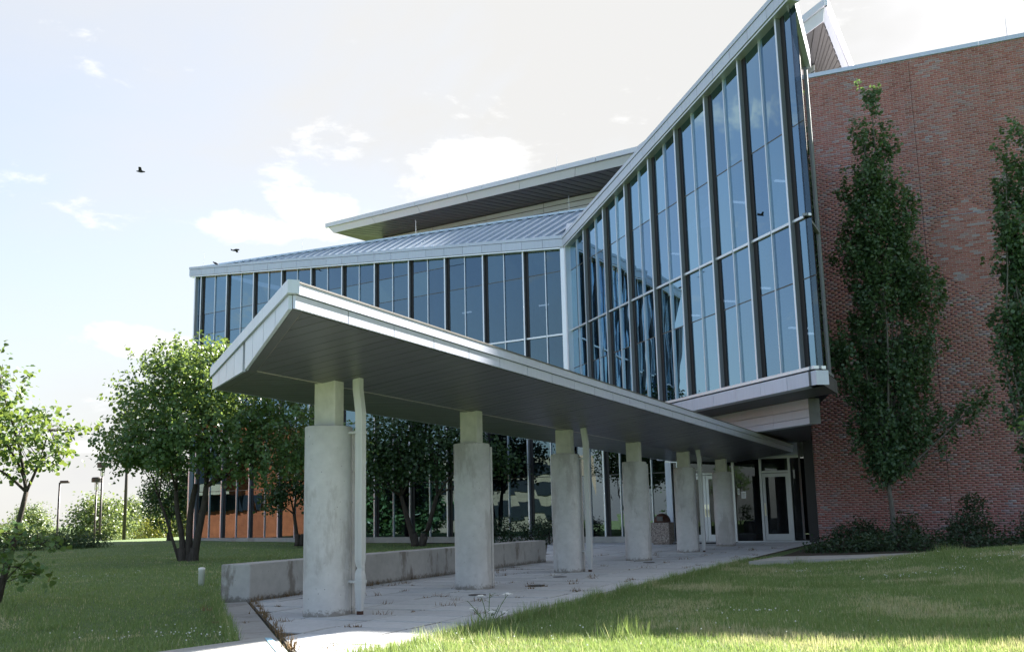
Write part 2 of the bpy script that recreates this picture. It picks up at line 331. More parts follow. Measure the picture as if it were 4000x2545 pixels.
# ================================================================== GROUND
A0 = np.array([1.865, 21.73, 0.0]); AX = dv(25.1); NR = dv(115.1)
def L(lon, lat, z=0.0): return A0 + AX*lon + NR*lat + UP*z
def sstep(x, a, b): x = np.clip((x-a)/(b-a), 0, 1); return x*x*(3-2*x)
def gz(x, y):
    x = np.asarray(x, float); y = np.asarray(y, float)
    z = .14*sstep(y, 30, 46)*sstep(-x, 6, 14) + .03*np.sin(x*.9+y*.4)*np.sin(y*.55-x*.3)
    lon = (x-A0[0])*AX[0]+(y-A0[1])*AX[1]; lat = (x-A0[0])*NR[0]+(y-A0[1])*NR[1]
    z = z*sstep(np.abs(lat)-2.4, 0, 2.5) + .10*sstep(lat, 3.0, 9.0)*sstep(-lon, 0, 8)
    z = z - .02*sstep(2.35-np.abs(lat), -.05, .05)
    z = z + .05*sstep(-lat, 2.6, 5)*sstep(-lon-1, -6, 2)
    z = z + .34*sstep(x, 4.8, 10.5)*sstep(y, 10, 18.5)*(1-sstep(y, 20.0, 21.8))
    far = np.maximum(0, -(x+17.2))*1.0 + np.maximum(0, y-58)*.5*sstep(-x, 5, 25)
    z = z - 9.0*sstep(far, 0, 85) - 5*sstep(far, 60, 300)
    return z
def axis_grid(lo, hi, fine_lo, fine_hi, step, ratio=1.25):
    a = list(np.arange(fine_lo, fine_hi+1e-6, step)); s = step; x = a[-1]
    while x < hi: s *= ratio; x += s; a.append(min(x, hi))
    s = step; x = a[0]; b = []
    while x > lo: s *= ratio; x -= s; b.append(max(x, lo))
    return np.array(b[::-1]+a)
gx = axis_grid(-1500, 1500, -30, 18, .4); gy = axis_grid(-600, 2200, 2, 60, .4)
X, Y = np.meshgrid(gx, gy); Z = gz(X, Y)-.012
nx, ny = len(gx), len(gy); idx = np.arange(nx*ny).reshape(ny, nx)
Q = np.stack([idx[:-1, :-1], idx[:-1, 1:], idx[1:, 1:], idx[1:, :-1]], -1).reshape(-1, 4)
g = fastmesh('ground', np.stack([X, Y, Z], -1).reshape(-1, 3), Q, 'turf', nper=4); tag(g, kind='structure'); g.data.polygons.foreach_set('use_smooth', [True]*len(g.data.polygons))

def poly_prism(name, pts, z0, z1, mt, parent=None):
    n = len(pts); V = [(p[0], p[1], z0) for p in pts]+[(p[0], p[1], z1) for p in pts]
    F = [tuple(range(n-1, -1, -1)), tuple(range(n, 2*n))]+[(i, (i+1) % n, n+(i+1) % n, n+i) for i in range(n)]
    o = mesh(name, V, F, mt, parent); fixnormals(o); return o
REG1 = [(-13.3, 2.25), (12.6, 2.25), (12.6, -2.18), (-8.62, -2.18)]
REG2 = [(1.75, -2.18), (12.6, -2.18), (14.1, -6.9), (13.3, -7.1)]
base = poly_prism('plaza', [L(*p) for p in [(-13.34, 2.25), (12.66, 2.25), (12.66, -2.2), (14.2, -6.95), (13.3, -7.15), (1.7, -2.2), (-8.64, -2.2)]], -.25, .002, 'joint'); tag(base, kind='structure')
def clip(poly, region):
    def inside(p, a, b): return (b[0]-a[0])*(p[1]-a[1])-(b[1]-a[1])*(p[0]-a[0]) <= 1e-9
    def inter(p, q, a, b):
        x1, y1, x2, y2 = *p, *q; x3, y3, x4, y4 = *a, *b; d = (x1-x2)*(y3-y4)-(y1-y2)*(x3-x4)
        tt = ((x1-x3)*(y3-y4)-(y1-y3)*(x3-x4))/d; return (x1+tt*(x2-x1), y1+tt*(y2-y1))
    o = poly
    for i in range(len(region)):
        a, b = region[i], region[(i+1) % len(region)]; n = []; 
        for j in range(len(o)):
            p, q = o[j], o[(j+1) % len(o)]
            if inside(p, a, b):
                n.append(p)
                if not inside(q, a, b): n.append(inter(p, q, a, b))
            elif inside(q, a, b): n.append(inter(p, q, a, b))
        o = n
        if not o: return []
    return o
def area(p): return .5*abs(sum(p[i][0]*p[(i+1) % len(p)][1]-p[(i+1) % len(p)][0]*p[i][1] for i in range(len(p))))
PW, PL = .9, .61
for reg in (REG1, REG2):
    los = [p[0] for p in reg]; las = [p[1] for p in reg]; k = 0
    lo = -13.42
    while lo < max(los):
        la = -7.2+.02
        while la < max(las):
            gp = .013+random.random()*.009
            c = clip([(lo+gp, la+gp), (lo+gp, la+PW-gp), (lo+PL-gp, la+PW-gp), (lo+PL-gp, la+gp)], reg)
            if c and area(c) > .06:
                dz = random.uniform(-.004, .006); tx, ty = random.uniform(-.006, .006), random.uniform(-.006, .006); n = len(c)
                cm = np.mean(c, 0); V = [L(p[0], p[1], -.03) for p in c]+[L(p[0]+(cm[0]-p[0])*.004, p[1]+(cm[1]-p[1])*.004, .010+dz+tx*(p[0]-cm[0])+ty*(p[1]-cm[1])) for p in c]
                mesh('paver', V, [tuple(range(n, 2*n))]+[(i, (i+1) % n, n+(i+1) % n, n+i) for i in range(n)], 'paver', base); 
            la += PW
        lo += PL
for ch in base.children: fixnormals(ch)
# mowing strips, kerb and paths
k1 = poly_prism('mowing_strip', [L(*p) for p in [(-13.6, 2.26), (2.2, 2.26), (2.2, 2.46), (-13.6, 2.46)]], -.2, .012, 'curb'); tag(k1, kind='structure')
k2 = poly_prism('kerb', [L(*p) for p in [(-13.42, 2.24), (-8.66, -2.22), (-8.95, -2.42), (-13.75, 2.08)]], -.2, .016, 'curb'); tag(k2, kind='structure')
pth = poly_prism('garden_path', [(4.62, 21.0), (6.2, 21.25), (7.7, 21.5), (9.4, 21.95), (12.5, 22.6), (14.5, 22.6), (14.5, 23.6), (12.4, 23.6), (9.3, 22.95), (7.2, 22.55), (5.6, 22.6)], -.2, .075, 'walk'); tag(pth, kind='structure')
sw = poly_prism('pavement', [(-2.5, 10.36), (-2.02, 9.0), (-1.4, 7.2), (-6.0, 2.5), (-7.6, 4.0)], -.2, .03, 'walk'); tag(sw, kind='structure')
tag(poly_prism('paint_mark', [(-2.47, 10.30), (-2.40, 10.28), (-2.02, 9.2), (-2.10, 9.2)], .031, .036, 'blue_paint'), kind='structure')
bed = poly_prism('planting_bed', [(5.6, 22.7), (7.2, 22.68), (9.3, 23.1), (12.4, 23.75), (18, 24), (18, 28.5), (9.3, 32.0), (8.1, 28.5)], -.2, .05, 'soil'); tag(bed, kind='structure')

# low concrete wall
lw = thing('concrete_wall', tuple(L(-3.5, -2.4, 0)), 'low stained board-marked concrete wall along the paving beside the columns', 'wall')
P = [L(-8.6, -2.22, -.1), L(1.6, -2.08, -.1), L(1.6, -2.52, -.1), L(-8.75, -2.62, -.1), L(-8.6, -2.22, .53), L(1.6, -2.08, .49), L(1.6, -2.52, .49), L(-8.75, -2.62, .53)]
o = hexa('wall_body', P, 'wall_concrete', lw); fixnormals(o)
bv = o.modifiers.new('bevel', 'BEVEL'); bv.width = .02; bv.segments = 2

# ================================================================== COLUMNS, DOWNPIPES
CZ = lambda lon: -.0135*(lon+13)          # the canopy falls slightly towards the doors
LON = [-9.94, -5.97, -1.99, 1.99, 5.98, 9.96]
LAT = [.06, -.02, -.06, 0, .02, .03]
CL = ['nearest thick round concrete column at the open end of the canopy', 'second round concrete column from the open end of the canopy', 'third round concrete column from the open end, beside a white downpipe',
      'fourth round concrete column from the open end of the canopy', 'fifth round concrete column, in front of the double doors', 'sixth and farthest round concrete column, nearest the single glass door']
TOPZ = [2.26, 2.24, 2.225, 2.20, 2.18, 2.15]
for i in range(6):
    c = L(LON[i], LAT[i]); t = thing('concrete_column', tuple(c), CL[i], 'column', 'columns carrying the entrance canopy')
    r_, ll_, n = .262, .05, 40; ring = []
    for k in range(n):
        a = 2*math.pi*k/n; ring.append(AX*(r_*math.cos(a)+(ll_ if math.cos(a) > 0 else -ll_)) + NR*r_*math.sin(a))
    V = [c+p*1.0+UP*(-.1) for p in ring]+[c+p+UP*(TOPZ[i]-.012) for p in ring]+[c+p*.955+UP*TOPZ[i] for p in ring]
    F = [(k, (k+1) % n, n+(k+1) % n, n+k) for k in range(n)]+[(n+k, n+(k+1) % n, 2*n+(k+1) % n, 2*n+k) for k in range(n)]+[tuple(range(2*n, 3*n))]
    o = mesh('shaft', V, F, 'concrete', t, True); fixnormals(o)
    # narrow cast rib down the far right side of the shaft
    q = c+AX*.17+NR*.235; P = []
    for z in (-.05, TOPZ[i]-.05): P += [q-AX*.03-NR*.05+UP*z, q+AX*.03-NR*.05+UP*z, q+AX*.03+NR*.025+UP*z, q-AX*.03+NR*.025+UP*z]
    fixnormals(hexa('rib', P, 'concrete', t))
    kz = 2.83+CZ(LON[i])+.13; P = []
    for z in (TOPZ[i]-.05, kz): P += [c-AX*.10-NR*.155+UP*z, c+AX*.10-NR*.155+UP*z, c+AX*.10+NR*.155+UP*z, c-AX*.10+NR*.155+UP*z]
    o = hexa('post', P, 'post_paint', t); fixnormals(o); bv = o.modifiers.new('bevel', 'BEVEL'); bv.width = .015; bv.segments = 2
    # collar plate where the post meets the soffit
    P = []
    for z in (kz-.1, kz-.085): P += [c-AX*.112-NR*.167+UP*z, c+AX*.112-NR*.167+UP*z, c+AX*.112+NR*.167+UP*z, c-AX*.112+NR*.167+UP*z]
DL = ['white square downpipe with a crushed lower bend beside the nearest column', 'white square downpipe strapped to the third column', 'white square downpipe strapped to the fifth column before the double doors']
for j, i in enumerate((0, 2, 4)):
    c = L(LON[i]+.10, LAT[i]+.40); t = thing('downpipe', tuple(c), DL[j], 'downpipe', 'downpipes beside the columns')
    kz = 2.83+CZ(LON[i])+.13; hx, hy = .049, .046
    prof = [(.30, 0, 1), (2.42, 0, 1), (2.72, -.04, 1), (kz+.06, -.04, 1)]
    if j == 0: prof = [(.30, 0, 1), (.46, 0, 1), (.52, .0, .8), (.55, .012, .68), (.59, .0, .82), (.65, 0, 1), (2.42, 0, 1), (2.72, -.04, 1), (kz+.06, -.04, 1)]
    V = []; F = []
    for z, dx, s in prof:
        for a, b_ in ((-1, -1), (1, -1), (1, 1), (-1, 1)): V.append(c+NR*(dx+a*hx*s)+AX*b_*hy*s+UP*z)
    for q in range(len(prof)-1):
        for k in range(4): F.append((q*4+k, q*4+(k+1) % 4, q*4+4+(k+1) % 4, q*4+4+k))
    o = mesh('pipe', V, F, 'spout', t); fixnormals(o)
    V = []
    for z, s in ((.05, .55), (.30, .98)):
        for a, b_ in ((-1, -1), (1, -1), (1, 1), (-1, 1)): V.append(c+NR*a*hx*s+AX*b_*hy*s+UP*z)
    fixnormals(mesh('boot', V, HF, 'spout', t))
    V = []
    for z, s in ((.0, .6), (.052, .6)):
        for a, b_ in ((-1, -1), (1, -1), (1, 1), (-1, 1)): V.append(c+NR*a*hx*s+AX*b_*hy*s+UP*z)
    fixnormals(mesh('drain_stub', V, HF, 'rust_brown', t))
    for z in (.38, TOPZ[i]-.10):
        V = []
        for zz in (z, z+.03):
            for a, b_ in ((-.19, -.058), (.06, -.058), (.06, .054), (-.19, .054)): V.append(c+NR*a+AX*b_+UP*zz)
        fixnormals(mesh('strap', V, HF, 'spout', t))

# ================================================================== CANOPY
can = thing('entrance_canopy', tuple(L(-.6, 0, 0)), 'long low silver metal canopy with grey panelled underside on concrete columns', 'canopy')
WR, WL, E0, E1 = 1.80, 2.00, -12.98, 11.85
def endlon(lat): return E0 + (WR-lat)/(WR+WL)*3.30            # raked open end
def zr(lon): return 3.06+CZ(lon)
def zk(lon): return 2.83+CZ(lon)
def zl(lon): return 2.94+CZ(lon)
def soff(lon, lat): return zk(lon)+(zr(lon)-zk(lon))*lat/WR if lat >= 0 else zk(lon)+(zl(lon)-zk(lon))*(-lat)/WL
# soffit decks: a recessed backing, then single panels with open joints
core = MB()
rows = [(-WL+.03, 0), (0, WR-.03)]
for la0, la1 in rows:
    V = [L(endlon(la0)+.05, la0, soff(endlon(la0), la0)+.004), L(E1, la0, soff(E1, la0)+.004), L(E1, la1, soff(E1, la1)+.004), L(endlon(la1)+.05, la1, soff(endlon(la1), la1)+.004)]
    core.add(V, [(0, 1, 2, 3)])
tz = .24
V = [L(endlon(-WL), -WL, zl(E0)+tz), L(E1, -WL, zl(E1)+tz), L(E1, WR, zr(E1)+tz), L(endlon(WR), WR, zr(E0)+tz), L(endlon(0), 0, zk(E0)+tz+.1), L(E1, 0, zk(E1)+tz+.1)]
core.add(V, [(0, 1, 5, 4), (4, 5, 2, 3)])
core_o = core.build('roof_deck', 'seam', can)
lo = E0+.12
while lo < E1-.05:
    for la0, la1 in ((-WL+.02, -.035), (.035, WR-.02)):
        a0, a1 = lo+.006, lo+.229
        q0, q1 = max(a0, endlon(la0)+.16), max(a0, endlon(la1)+.16)
        if q0 >= a1 and q1 >= a1: continue
        r0_, r1_ = min(a1, E1), min(a1, E1)
        def edge(a, la0=la0, la1=la1): return la0 + (la1-la0)*0
        P0 = [(max(a0, endlon(la0)+.16), la0), (max(a1, endlon(la0)+.16), la0), (max(a1, endlon(la1)+.16), la1), (max(a0, endlon(la1)+.16), la1)]
        # clip the panel against the raked end with a straight cut
        reg = clip([(a0, la0), (a0, la1), (a1, la1), (a1, la0)], [(endlon(-WL)+.16, -WL), (endlon(WR)+.16, WR), (E1, WR), (E1, -WL)])
        if len(reg) < 3 or area(reg) < .004: continue
        n = len(reg); dz = random.uniform(0, .002)
        V = [L(p[0], p[1], soff(p[0], p[1])-dz) for p in reg]+[L(p[0], p[1], soff(p[0], p[1])+.012) for p in reg]
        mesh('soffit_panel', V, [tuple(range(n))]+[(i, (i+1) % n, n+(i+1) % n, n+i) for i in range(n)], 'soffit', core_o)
    lo += .235
# trims: keel strip, raked end strip
def strip(name, pts_a, pts_b, h, mt, parent):
    V = [p for p in pts_a]+[p for p in pts_b]+[p+UP*h for p in pts_a]+[p+UP*h for p in pts_b]
    o = mesh(name, V, [(0, 1, 3, 2), (4, 6, 7, 5), (0, 4, 5, 1), (2, 3, 7, 6), (0, 2, 6, 4), (1, 5, 7, 3)], mt, parent); fixnormals(o); return o
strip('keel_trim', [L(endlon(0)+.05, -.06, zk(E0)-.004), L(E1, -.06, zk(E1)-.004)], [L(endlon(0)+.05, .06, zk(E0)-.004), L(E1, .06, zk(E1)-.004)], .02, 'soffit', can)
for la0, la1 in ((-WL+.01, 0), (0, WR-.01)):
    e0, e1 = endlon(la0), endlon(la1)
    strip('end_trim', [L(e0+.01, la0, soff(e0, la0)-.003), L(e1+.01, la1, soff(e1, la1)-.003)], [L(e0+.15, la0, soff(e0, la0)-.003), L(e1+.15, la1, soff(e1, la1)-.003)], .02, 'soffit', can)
# long fascias: lower panel row, upper coping row set a little proud
def fascia_side(lat, sgn, zb, n):
    a, b_ = endlon(lat), E1; st = (b_-a)/n
    for k in range(n):
        x0, x1 = a+k*st+.006, a+(k+1)*st-.006
        P = []
        for w0, w1, z0, z1, mt, nm in ((0, .03, 0, .125, 'panel_white', 'fascia_panel'),):
            P = [L(x0, lat+sgn*w0, zb(x0)+z0), L(x1, lat+sgn*w0, zb(x1)+z0), L(x1, lat+sgn*w1, zb(x1)+z0), L(x0, lat+sgn*w1, zb(x0)+z0),
                 L(x0, lat+sgn*w0, zb(x0)+z1), L(x1, lat+sgn*w0, zb(x1)+z1), L(x1, lat+sgn*w1, zb(x1)+z1), L(x0, lat+sgn*w1, zb(x0)+z1)]
            fixnormals(hexa(nm, P, mt, can))
    n2 = max(2, int(n/3)); st = (b_-a)/n2
    for k in range(n2):
        x0, x1 = a+k*st+.002, a+(k+1)*st-.002
        for w0, w1, z0, z1, mt, nm in ((-.02, .05, .132, .235, 'panel_white', 'coping'), (-.06, .058, .2352, .252, 'gutter', 'gutter_lip')):
            P = [L(x0, lat+sgn*w0, zb(x0)+z0), L(x1, lat+sgn*w0, zb(x1)+z0), L(x1, lat+sgn*w1, zb(x1)+z0), L(x0, lat+sgn*w1, zb(x0)+z0),
                 L(x0, lat+sgn*w0, zb(x0)+z1), L(x1, lat+sgn*w0, zb(x1)+z1), L(x1, lat+sgn*w1, zb(x1)+z1), L(x0, lat+sgn*w1, zb(x0)+z1)]
            fixnormals(hexa(nm, P, mt, can))
fascia_side(WR, 1, zr, 29); fascia_side(-WL, -1, zl, 22)
# raked end fascia: the panels fill the V-shaped end
EN = np.cross(L(endlon(-WL), -WL)-L(endlon(WR), WR), UP); EN /= np.linalg.norm(EN)
if EN @ AX > 0: EN = -EN
ks = [WR - (WR+WL)*k/8.0 for k in range(9)]
ks = sorted(set(ks+[0.0]), reverse=True)
gl = lambda la: zr(E0)+.125 + (zl(E0)-zr(E0))*(WR-la)/(WR+WL)       # groove line
for la0, la1 in zip(ks[:-1], ks[1:]):
    if abs(la0-la1) < .12: continue
    V = []
    for w in (0, .035):
        for la, s in ((la0, -.007), (la1, .007)):
            e = endlon(la+s); V += [L(e, la+s, soff(e, la+s)-.004)+EN*w, L(e, la+s, gl(la+s))+EN*w]
    fixnormals(mesh('end_panel', V, [(0, 1, 3, 2), (4, 6, 7, 5), (0, 4, 5, 1), (2, 3, 7, 6), (0, 2, 6, 4), (1, 5, 7, 3)], 'panel', can))
for la0, la1 in ((WR+.05, .9), (.9, -.3), (-.3, -WL-.05)):
    V = []
    for w in (-.05, .06):
        for la, s in ((la0, -.002), (la1, .002)):
            e = endlon(la+s); V += [L(e, la+s, gl(la)+.006)+EN*w, L(e, la+s, gl(la)+.13)+EN*w]
    fixnormals(mesh('end_coping', V, [(0, 1, 3, 2), (4, 6, 7, 5), (0, 4, 5, 1), (2, 3, 7, 6), (0, 2, 6, 4), (1, 5, 7, 3)], 'panel', can))

# ================================================================== GLASS HALL
hall = thing('glass_hall', (0, 44, 0), 'angular two-storey glass building with silver fins and upswept metal eaves', 'building')
FA = Frame((1.992, 36.436), -55, -145); LA = 21.14
FB = Frame((1.992, 36.436), 162.5, -107.5); LB = 15.21
def eaveA(t): return 10.55+2.15*t/21.4
def eaveB(t): return 10.55+2.01*t/15.2
def pane(F, t0, t1, zs, ztop, mt, parent, w=-.15):
    zs = [z for z in zs if z < min(ztop(t0), ztop(t1))-.25]
    for a, b_ in zip(zs, zs[1:]+[None]):
        z1a, z1b = (b_, b_) if b_ is not None else (ztop(t0)+.05, ztop(t1)+.05)
        j = lambda: random.uniform(-.005, .005)
        V = [F.p(t0+.012, a+.012, w+j()), F.p(t1-.012, a+.012, w+j()), F.p(t1-.012, z1b-.012, w+j()), F.p(t0+.012, z1a-.012, w+j())]
        o = mesh('pane', V, [(0, 1, 2), (0, 2, 3)], mt, parent)
def wall_glazing(F, t0, t1, bay, zbase, zs, trans, ztop, mt, parent, first=0.0, finz=None):
    ts = []; k = first
    while k < t1-1e-3: ts.append(k); k += bay
    ts.append(t1)
    for i, a in enumerate(ts[:-1]):
        b_ = ts[i+1]; mids = [a, min(a+bay/2, b_), b_] if b_-a > bay*.6 else [a, b_]
        for q0, q1 in zip(mids[:-1], mids[1:]):
            if q1-q0 < .1: continue
            pane(F, q0, q1, zs, ztop, mt, parent)
            for z in zs[1:]:
                if z < min(ztop(q0), ztop(q1))-.3:
                    if z in trans: F.box('transom', q0+.02, q1-.02, z-.03, z+.03, -.16, -.085, 'mullion', parent)
                    else: F.box('joint_bar', q0+.01, q1-.01, z-.014, z+.014, -.165, -.146, 'gutter', parent)
        if len(mids) == 3: F.box('mullion', mids[1]-.016, mids[1]+.016, zbase, ztop(mids[1])+.05, -.17, -.10, 'mullion', parent)
        if i > 0 or first > 0:
            F.box('fin', a-.028, a+.028, zbase, ztop(a)+.05, -.17, -.03, 'fin', parent)
            F.box('fin_reflection', *((a+.03, a+.19) if F is FB else (a-.16, a-.03)), zbase, ztop(a)+.0, -.15, -.135, 'dark_metal', parent)  # dark strip on the glass, standing in for the fin's mirror image
            F.box('fin_cap', a-.030, a+.030, zbase, ztop(a)+.04, -.029, -.018, 'mullion', parent)
# --- wing A (left)
cwA = FA.box('curtain_wall', -.02, LA, .02, .24, -.20, .06, 'walk', hall)        # sill kerb under the glass carries the glazing
tag(cwA, 'long left glass wall with silver fins above the lawn')
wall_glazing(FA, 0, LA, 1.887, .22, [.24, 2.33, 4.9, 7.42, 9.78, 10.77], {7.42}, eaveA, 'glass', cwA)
FA.box('corner_post', -.05, .16, .0, 10.62, -.16, .07, 'mullion', cwA)
FA.box('corner_post', LA-.05, LA+.03, .0, eaveA(LA)+.1, -.16, .05, 'mullion', cwA)
# glazing from the inner corner to the doors
cwD = FA.box('curtain_wall', -3.68, -.06, .02, .22, -.2, .06, 'walk', hall)
FG = Frame(tuple(FA.p(-3.68, 0)[:2]), -55, -145)
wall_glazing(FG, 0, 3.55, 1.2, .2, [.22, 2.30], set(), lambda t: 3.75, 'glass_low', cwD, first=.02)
# end wall of wing A
FE = Frame(tuple(FA.p(LA, 0)[:2]), 35, -55)
cwE = FE.box('curtain_wall', 0, 9.0, .02, .24, -.3, .0, 'walk', hall)
for k in range(5):
    pane(FE, .1+k*1.8, 1.9+k*1.8, [.24, 4.0, 7.42], lambda t: 12.8, 'glass', cwE)
    FE.box('mullion', 1.9+k*1.8-.03, 1.9+k*1.8+.03, .2, 12.8, -.2, -.05, 'mullion', cwE)
# --- wing B (raised, to the right)
cwB = FB.box('curtain_wall', -.1, LB+.02, 4.03, 4.10, -.2, .10, 'mullion', hall)
tag(cwB, 'tall raised right glass wall climbing to a sharp prow')
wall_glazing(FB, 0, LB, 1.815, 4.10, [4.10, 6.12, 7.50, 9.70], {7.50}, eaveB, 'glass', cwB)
FB.box('corner_post', .05, .2, 3.6, 10.7, -.15, .05, 'mullion', cwB)
# --- short return C at the prow
FC = Frame(tuple(FB.p(LB, 0)[:2]), 25.1, 115.1); LC = 1.85
cwC = FC.box('curtain_wall', 0, LC, 4.03, 4.10, -.18, .08, 'fin', hall)
def eaveC(t): return 12.58-.92*t/LC
pane(FC, .0, .95, [4.1, 7.5], eaveC, 'glass_return', cwC, -.02); pane(FC, .98, LC-.05, [4.1, 7.5], eaveC, 'glass_return', cwC, -.02)
FC.box('mullion', .94, .99, 4.1, eaveC(.96), -.12, .0, 'dark_metal', cwC); FC.box('mullion', LC-.06, LC+.02, 4.1, eaveC(LC), -.12, .02, 'fin', cwC)
FC.box('transom', .05, LC, 7.47, 7.53, -.08, .02, 'fin', cwC)
# --- eave fascias: panel rows and copings
def fascia(F, t0, t1, zf, h, n, mt, w=(.03, .10), cop=.13):
    st = (t1-t0)/n
    for k in range(n):
        a, b_ = t0+k*st+.006, t0+(k+1)*st-.006
        F.box('fascia_panel', a, b_, zf(a)+.06, zf(a)+h, w[0]-.3, w[1], mt, hall, zf(b_)+.06, zf(b_)+h)
    F.box('eave_trim', t0, t1, zf(t0)+.0, zf(t0)+.05, -.2, w[1]-.03, 'mullion', hall, zf(t1), zf(t1)+.05)
    n2 = max(2, n//4); st = (t1-t0)/n2
    for k in range(n2):
        a, b_ = t0+k*st+.003, t0+(k+1)*st-.003
        F.box('coping', a, b_, zf(a)+h+.012, zf(a)+h+cop, w[0]-.35, w[1]+.02, mt, hall, zf(b_)+h+.012, zf(b_)+h+cop)
fascia(FA, -.04, LA+.38, eaveA, .36, 23, 'panel')
fascia(FB, -.02, LB+.06, eaveB, .34, 17, 'panel')
FC.box('prow_fascia', .0, LC+.1, eaveC(0)+.02, eaveC(0)+.47, -.1, .10, 'panel_white', hall, eaveC(LC)+.02, eaveC(LC)+.47)
# --- lower edge of wing B
st = (LB+.1-5.0)/9
for k in range(9): FB.box('fascia_panel', 5.0+k*st+.005, 5.0+(k+1)*st-.005, 3.68, 3.99, -.2, .11, 'panel', hall)
FC.box('fascia_panel', .0, LC+.3, 3.68, 3.99, -.2, .10, 'dark_soffit', hall)
def flat(name, pts, mt, parent, th=.05):
    n = len(pts); V = [np.array(p) for p in pts]+[np.array(p)+UP*th for p in pts]
    F = [tuple(range(n)), tuple(range(2*n-1, n-1, -1))]+[(i, (i+1) % n, n+(i+1) % n, n+i) for i in range(n)]
    o = mesh(name, V, F, mt, parent); fixnormals(o); return o
cE = FC.p(LC+.2, 0)
INN = cE + dv(-17.5)*13.5
flat('soffit', [FB.p(1.0, 3.69, .0), FB.p(LB, 3.69, .0), cE+UP*3.69, INN+UP*3.69], 'dark_soffit', hall, .04)
FI = Frame(tuple(INN[:2]), 162.5, -107.5)
for k in range(4):
    for z0, z1 in ((3.07, 3.225), (3.235, 3.435), (3.445, 3.68)): FI.box('beam_panel', 6.0+k*1.62+.004, 6.0+(k+1)*1.62-.004, z0, z1, -.3, .0, 'wall_panel', hall)
FI.box('beam_end', 12.48, 12.492, 3.067, 3.684, -.303, .003, 'dark_soffit', hall)
flat('soffit', [FI.p(2.0, 3.08, -.05), FI.p(12.48, 3.08, -.05), np.array([9.1, 31.7, 3.08]), np.array([9.3, 32.6, 3.08]), np.array([4.8, 34.6, 3.08])], 'dark_soffit', hall, .04)
# --- roofs
def top(F, t, e, h=.48): return F.p(t, e(t)+h, .05)
EA0, EA1 = FA.p(0, eaveA(0)+.45, .0), FA.p(LA+.35, eaveA(LA)+.45, .0)
inA = dv(35); seam = inA+UP*.55
RID = [np.array(p) for p in ((-15.2, 48.85, 13.22), (-13.35, 47.47+.15, 13.15), (-8.36, 45.08, 13.1), (-1.54, 42.42, 13.23), (4.2, 40.0, 13.3))]
def slope_pts(t):
    e = FA.p(t, eaveA(t)+.43, -.22); ln = max(.02, (13.2-e[2])/.55); return e, e+seam*ln
ts_ = np.linspace(-4.2, LA+.3, 50); V = []; F = []
for t in ts_: V += list(slope_pts(t))
F = [(2*k, 2*k+1, 2*k+3, 2*k+2) for k in range(49)]
roofA = mesh('standing_seam_roof', V, F, 'roof', hall); fixnormals(roofA)
for k in range(54):
    t = -3.9+k*.46; e, f = slope_pts(t); e = e+seam*.32
    if f[2]-e[2] < .08: continue
    nrm = np.cross(dv(-55), seam); nrm /= np.linalg.norm(nrm); nrm = nrm if nrm[2] > 0 else -nrm
    sd_ = dv(-55)*.02; P = [e-sd_, e+sd_, f+sd_, f-sd_]; P += [p+nrm*.085 for p in P]; fixnormals(hexa('roof_seam', P, 'roof', roofA))
RID = [slope_pts(t)[1] for t in (LA+.2, 17.5, 12, 6, -4.2)]
for a, b_ in zip(RID[:-1], RID[1:]):
    d = (b_-a)/np.linalg.norm(b_-a); s_ = np.cross(d, UP)*.12
    P = [a-s_-UP*.01, b_-s_-UP*.01, b_+s_-UP*.01, a+s_-UP*.01, a-s_+UP*.07, b_-s_+UP*.07, b_+s_+UP*.07, a+s_+UP*.07]; fixnormals(hexa('ridge_cap', P, 'roof', roofA))
flat('flat_roof', [RID[0], RID[1], RID[2], RID[3], RID[4], np.array([7, 49.5, 13.1]), np.array([-7.6, 59.8, 13.1])], 'walk', hall, .05)
roofB = mesh('prow_roof', [FB.p(0, eaveB(0)+.42, .0), FB.p(LB, eaveB(LB)+.42, .0), FC.p(LC+.1, eaveC(LC)+.42), np.array([9.0, 32.0, 11.9]), np.array([6.5, 40, 13.1]), np.array([2.2, 38.2, 12.0])], [(0, 1, 2), (0, 2, 3), (0, 3, 4), (0, 4, 5)], 'roof', hall)
# hidden flank of the prow
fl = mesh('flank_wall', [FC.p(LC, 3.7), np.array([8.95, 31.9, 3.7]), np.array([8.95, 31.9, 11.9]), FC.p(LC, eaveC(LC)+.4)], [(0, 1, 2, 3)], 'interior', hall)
# --- inside
def slab(name, pts, z, mt, th=.3): return flat(name, [np.array([p[0], p[1], z]) for p in pts], mt, hall, th)
IN = [FA.p(LA-.3, 0, -.4), FA.p(0, 0, -.4), FB.p(LB-.3, 0, -.4), FC.p(LC, 0, -.2), np.array([8.7, 31.8, 0]), np.array([9.5, 36, 0]), FA.p(0, 0, -12), FA.p(LA-.3, 0, -12)]
slab('upper_floor', IN, 3.76, 'interior_floor', .25); slab('gallery_floor', [FA.p(14, 0, -2.6), FA.p(0, 0, -2.6), FB.p(9, 0, -3.0), np.array([9.5, 36, 0]), FA.p(0, 0, -12), FA.p(14, 0, -12)], 7.3, 'interior_ceiling', .4)
slab('ground_floor', [FA.p(LA-.3, 0, -.25), FA.p(-3.6, 0, -.25), np.array([9.0, 32.6, 0]), np.array([11, 37, 0]), FA.p(LA-.3, 0, -12)], .0, 'interior_floor', .06)
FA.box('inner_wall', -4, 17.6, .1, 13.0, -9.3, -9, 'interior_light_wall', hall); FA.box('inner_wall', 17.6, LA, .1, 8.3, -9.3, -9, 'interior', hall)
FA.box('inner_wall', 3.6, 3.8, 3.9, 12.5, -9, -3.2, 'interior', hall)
mesh('inner_wall', [np.array([8.8, 31.9, .1]), np.array([9.5, 36.5, .1]), np.array([9.5, 36.5, 12]), np.array([8.8, 31.9, 11.9])], [(0, 1, 2, 3)], 'interior_light_wall', hall)
